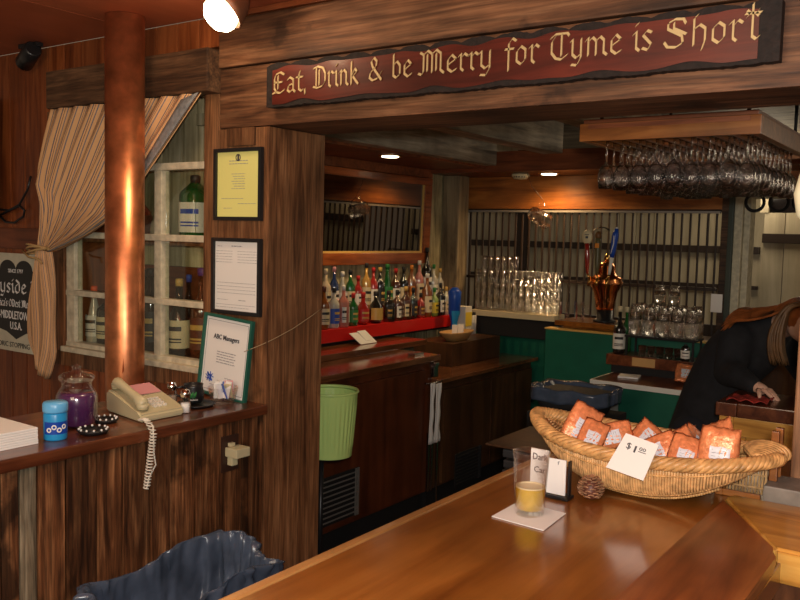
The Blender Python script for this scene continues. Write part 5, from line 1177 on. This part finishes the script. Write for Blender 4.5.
# hanging mug
t = thing('hanging_mug', 'single glass mug hanging tilted by its handle from a thin wire', 'mug', (-2.56, 5.28, 1.76)); c = Vector((-2.555, 5.28, 1.795))
q = Vector((.75, -.25, -.35)).normalized().to_track_quat('Z', 'Y').to_matrix().to_4x4()
m = MB(); m.lathe([(.044, -.075), (.050, -.06), (.054, .075), (.050, .075), (.045, -.055), (.001, -.058)], tuple(c), 14, M=q, smooth=False); obj('mug_body', m, M['gl2'], t)
m = MB(); hp = [q @ Vector(p) for p in ((0, .048, .045), (0, .085, .04), (0, .095, 0), (0, .085, -.04), (0, .046, -.045))]
sgn = 1 if hp[2].z > 0 else -1
m.tube([c+Vector((p.x*sgn, p.y*sgn, p.z*sgn)) for p in [q @ Vector(p) for p in ((0, .048, .045), (0, .085, .04), (0, .095, 0), (0, .085, -.04), (0, .046, -.045))]], .006, 8); obj('handle', m, M['glassb'], t)
m = MB(); m.tube([c+hp[2]*sgn, c+hp[2]*sgn+Vector((-.01, 0, .03)), (-2.60, 5.24, 2.0), (-2.63, 5.22, 2.094)], .0016, 5); obj('wire', m, M['blackm'], t)
# rings by the doorway
for k, x in enumerate((-1.205, -1.07, -.94)):
    t = thing('iron_ring', ('left', 'middle', 'right')[k]+' black ring hanging over the far doorway', 'ring', (x, 5.42, 1.84)); m = MB()
    m.tube([(x+.052*cos(a*PI/12), 5.42, 1.90+.052*sin(a*PI/12)) for a in range(25)], .010, 8, cap=False); obj('ring', m, M['blackm'], t)
    m = MB(); m.tube([(x, 5.42, 1.95), (x, 5.42, 2.093)], .003, 5); obj('hanging_cord', m, M['blackm'], t)
# dark booth back in the side room
t = thing('booth_bench', 'dark booth bench back in the room beyond the doorway', 'bench', (-1.2, 6.5, 0)); m = MB(); m.box(-1.53, -.9, 6.55, 6.62, 0, 1.10, .02); m.box(-1.38, -.75, 6.40, 6.47, 0, 1.165, .02); obj('bench_back', m, M['cooler2'], t); m = MB(); m.box(-1.38, -.75, 6.0, 6.39, 0, .45, .02); obj('bench_seat', m, M['cooler2'], t)

# ------------------------------------------------------------------ wooden cabinet at the right
t = thing('wood_cabinet', 'golden wood panelled cabinet with a dark red top beside the right post', 'cabinet', (-.5, 3.4, 0))
m = MB(); m.box(-.795, -.10, 3.22, 3.50, 0, 1.018, .003); obj('cabinet_body', m, M['oak'], t)
m = MB(); m.box(-.808, -.735, 3.20, 3.52, 1.019, 1.068, .004); m.box(-.733, -.08, 3.20, 3.52, 1.019, 1.070, .004); obj('cabinet_top', m, M['cap'], t)
m = MB(); m.box(-.795, -.745, 3.208, 3.219, 0, 1.018, .002); m.box(-.744, -.10, 3.208, 3.219, .95, 1.018, .002); m.box(-.744, -.70, 3.208, 3.219, 0, .949, .002); m.box(-.62, -.20, 3.205, 3.219, .60, .90, .01); m.box(-.60, -.30, 3.2, 3.2045, .62, .88, .002); obj('raised_panel', m, M['oak'], t)
m = MB(); m.grid(lambda u, v: (-.78+.14*u, 3.23+.13*v, 1.0715+.012*abs(sin(u*9+v*5))), 16, 10); o_ = obj('folded_cloth', m, mat('red_navy_cloth', (.35, .03, .02), .7, noise=.6, nscale=14), None, solid=.002); tag(o_, 'crumpled red cloth lying on the dark red cabinet top', 'cloth')

# ------------------------------------------------------------------ the person leaning over the cabinet
t = thing('person', 'person with long auburn hair in a black long sleeved top leaning over the cabinet', 'person', (-1.0, 3.80, 0))
def skin(name, V_, E_, mt, parent, vox=.011):
    m = MB()
    for a, b in E_:
        (pa, ra), (pb, rb) = V_[a], V_[b]; pa, pb = Vector(pa), Vector(pb); d = pb-pa; L_ = d.length; q = d.to_track_quat('Z', 'Y').to_matrix().to_4x4()
        pr = [(max(1e-4, ra*cos(t_*PI/10)), -ra*sin(t_*PI/10)) for t_ in range(5, 0, -1)]+[(ra, 0), (rb, L_)]+[(max(1e-4, rb*cos(t_*PI/10)), L_+rb*sin(t_*PI/10)) for t_ in range(1, 6)]
        m.lathe(pr, tuple(pa), 20, M=q)
    o = obj(name, m, mt, parent)
    r_ = o.modifiers.new('remesh', 'REMESH'); r_.mode = 'VOXEL'; r_.voxel_size = vox; r_.use_smooth_shade = True
    sm = o.modifiers.new('smooth', 'SMOOTH'); sm.factor = .6; sm.iterations = 6
    return o
B = [((-1.02, 3.86, .86), .10), ((-.99, 3.85, .98), .09), ((-.92, 3.83, 1.12), .10), ((-.83, 3.80, 1.225), .095), ((-.745, 3.76, 1.295), .055), ((-.68, 3.71, 1.33), .052), ((-.63, 3.67, 1.345), .062), ((-.585, 3.63, 1.345), .082), ((-.54, 3.59, 1.35), .080), ((-.51, 3.565, 1.36), .05),
     ((-.86, 3.68, 1.245), .045), ((-.87, 3.62, 1.12), .046), ((-.80, 3.50, 1.125), .034), ((-.73, 3.42, 1.11), .025), ((-.69, 3.40, 1.10), .022),
     ((-.72, 3.90, 1.27), .045), ((-.62, 3.88, 1.12), .045), ((-.55, 3.72, 1.11), .032), ((-.50, 3.56, 1.105), .024), ((-.47, 3.50, 1.095), .022),
     ((-1.03, 3.77, .80), .08), ((-1.02, 3.74, .45), .062), ((-1.04, 3.80, .10), .042), ((-1.0, 3.70, .05), .038),
     ((-1.0, 3.95, .80), .08), ((-.95, 3.98, .45), .062), ((-.99, 4.05, .10), .042), ((-.95, 3.95, .05), .038),
     ((-.575, 3.55, 1.325), .016)]
EB = [(0, 1), (1, 2), (2, 3), (3, 4), (4, 5), (5, 6), (6, 7), (7, 8), (8, 9), (3, 10), (10, 11), (11, 12), (12, 13), (13, 14), (3, 15), (15, 16), (16, 17), (17, 18), (18, 19), (0, 20), (20, 21), (21, 22), (22, 23), (0, 24), (24, 25), (25, 26), (26, 27), (7, 28)]
skin('body', B, EB, M['skin'], t, .008)
T_ = [((-1.03, 3.85, .76), .150), (B[1][0], .128), (B[2][0], .136), (B[3][0], .140), (B[4][0], .088), (B[10][0], .076), (B[11][0], .060), (B[12][0], .047), (B[13][0], .034), (B[15][0], .076), (B[16][0], .060), (B[17][0], .046), (B[18][0], .034)]
skin('black_top', T_, [(0, 1), (1, 2), (2, 3), (3, 4), (3, 5), (5, 6), (6, 7), (7, 8), (3, 9), (9, 10), (10, 11), (11, 12)], M['cloth'], t)
skin('trousers', [((-1.02, 3.86, .82), .130), (B[20][0], .110), (B[21][0], .078), ((-1.04, 3.80, .12), .056), (B[24][0], .110), (B[25][0], .075), ((-.99, 4.05, .12), .056)], [(0, 1), (1, 2), (2, 3), (0, 4), (4, 5), (5, 6)], M['jeans'], t)
for sx in (0, 1):   # five fingers per hand
    w0 = Vector(B[14][0] if sx == 0 else B[19][0]); d = (w0-Vector(B[13][0] if sx == 0 else B[18][0])).normalized(); sd = Vector((-d.y, d.x, 0)).normalized()
    for k in range(5):
        L_ = (.05, .068, .075, .07, .055)[k]; o_ = (-.026, -.014, -.003, .008, .018)[k]
        dd = d if k else (d-sd*.9).normalized()
        m = MB(); m.tube([w0+sd*o_, w0+sd*o_+dd*L_*.4+Vector((0, 0, .004)), w0+sd*o_+dd*L_*.75-Vector((0, 0, .006)), w0+sd*o_+dd*L_-Vector((0, 0, .016))], [.009, .0085, .0075, .005], 8); obj('finger', m, M['skin'], t)
for sg_ in (-1, 1):
    m = MB(); m.ball((-.595+.0*sg_, 3.553+.012*(sg_+1), 1.372), .011, 10); obj('eye', m, M['l_white'], t)
m = MB(); m.tube([(-.560, 3.545, 1.287), (-.545, 3.548, 1.285), (-.53, 3.556, 1.288)], [.003, .006, .003], 8); obj('lips', m, M['l_brown'], t)
for mt_, nm, n_, st_, gd in ((M['hair'], 'auburn_hair', 150, 0, 0), (M['hairb'], 'blonde_lower_hair', 60, 1, 1)):
    m = MB()
    for k in range(n_):
        a = random.uniform(-1, 1); b = random.uniform(-1, 1); l_ = random.uniform(.8, 1.05)
        if gd == 0:
            P_ = [(-.54+.02*b, 3.60+.05*a, 1.440+.01*b), (-.62+.01*b, 3.61+.07*a, 1.442-.02*abs(a)), (-.70, 3.64+.09*a, 1.405-.03*abs(a)), (-.79, 3.67+.09*a, 1.385-.04*abs(a)), (-.79-.07*l_, 3.70+.09*a, 1.378-.04*abs(a)+.008*b), (-.79-.12*l_, 3.72+.09*a, 1.335-.04*abs(a)+.010*b)]
        else:
            P_ = [(-.57+.03*b, 3.57+.03*a, 1.43), (-.64+.01*b, 3.55+.03*a, 1.41), (-.675+.02*b, 3.54+.03*a, 1.33), (-.68+.025*b, 3.54+.03*a, 1.25), (-.665+.03*b, 3.55+.03*a, 1.25-.07*l_)]
        P_ = [Vector(p) for p in P_]; Q = []
        for i in range(len(P_)-1):
            for f in (0, .33, .66): 
                p0_ = P_[max(i-1, 0)]; p1_ = P_[i]; p2_ = P_[i+1]; p3_ = P_[min(i+2, len(P_)-1)]
                Q.append(.5*((2*p1_)+(-p0_+p2_)*f+(2*p0_-5*p1_+4*p2_-p3_)*f*f+(-p0_+3*p1_-3*p2_+p3_)*f**3))
        Q.append(P_[-1]); m.tube(Q, [.006]*(len(Q)-4)+[.005, .004, .003, .001], 5)
    if gd == 0: m.ball((-.575, 3.635, 1.365), .098, 18)
    o_ = obj(nm, m, mt_, t)
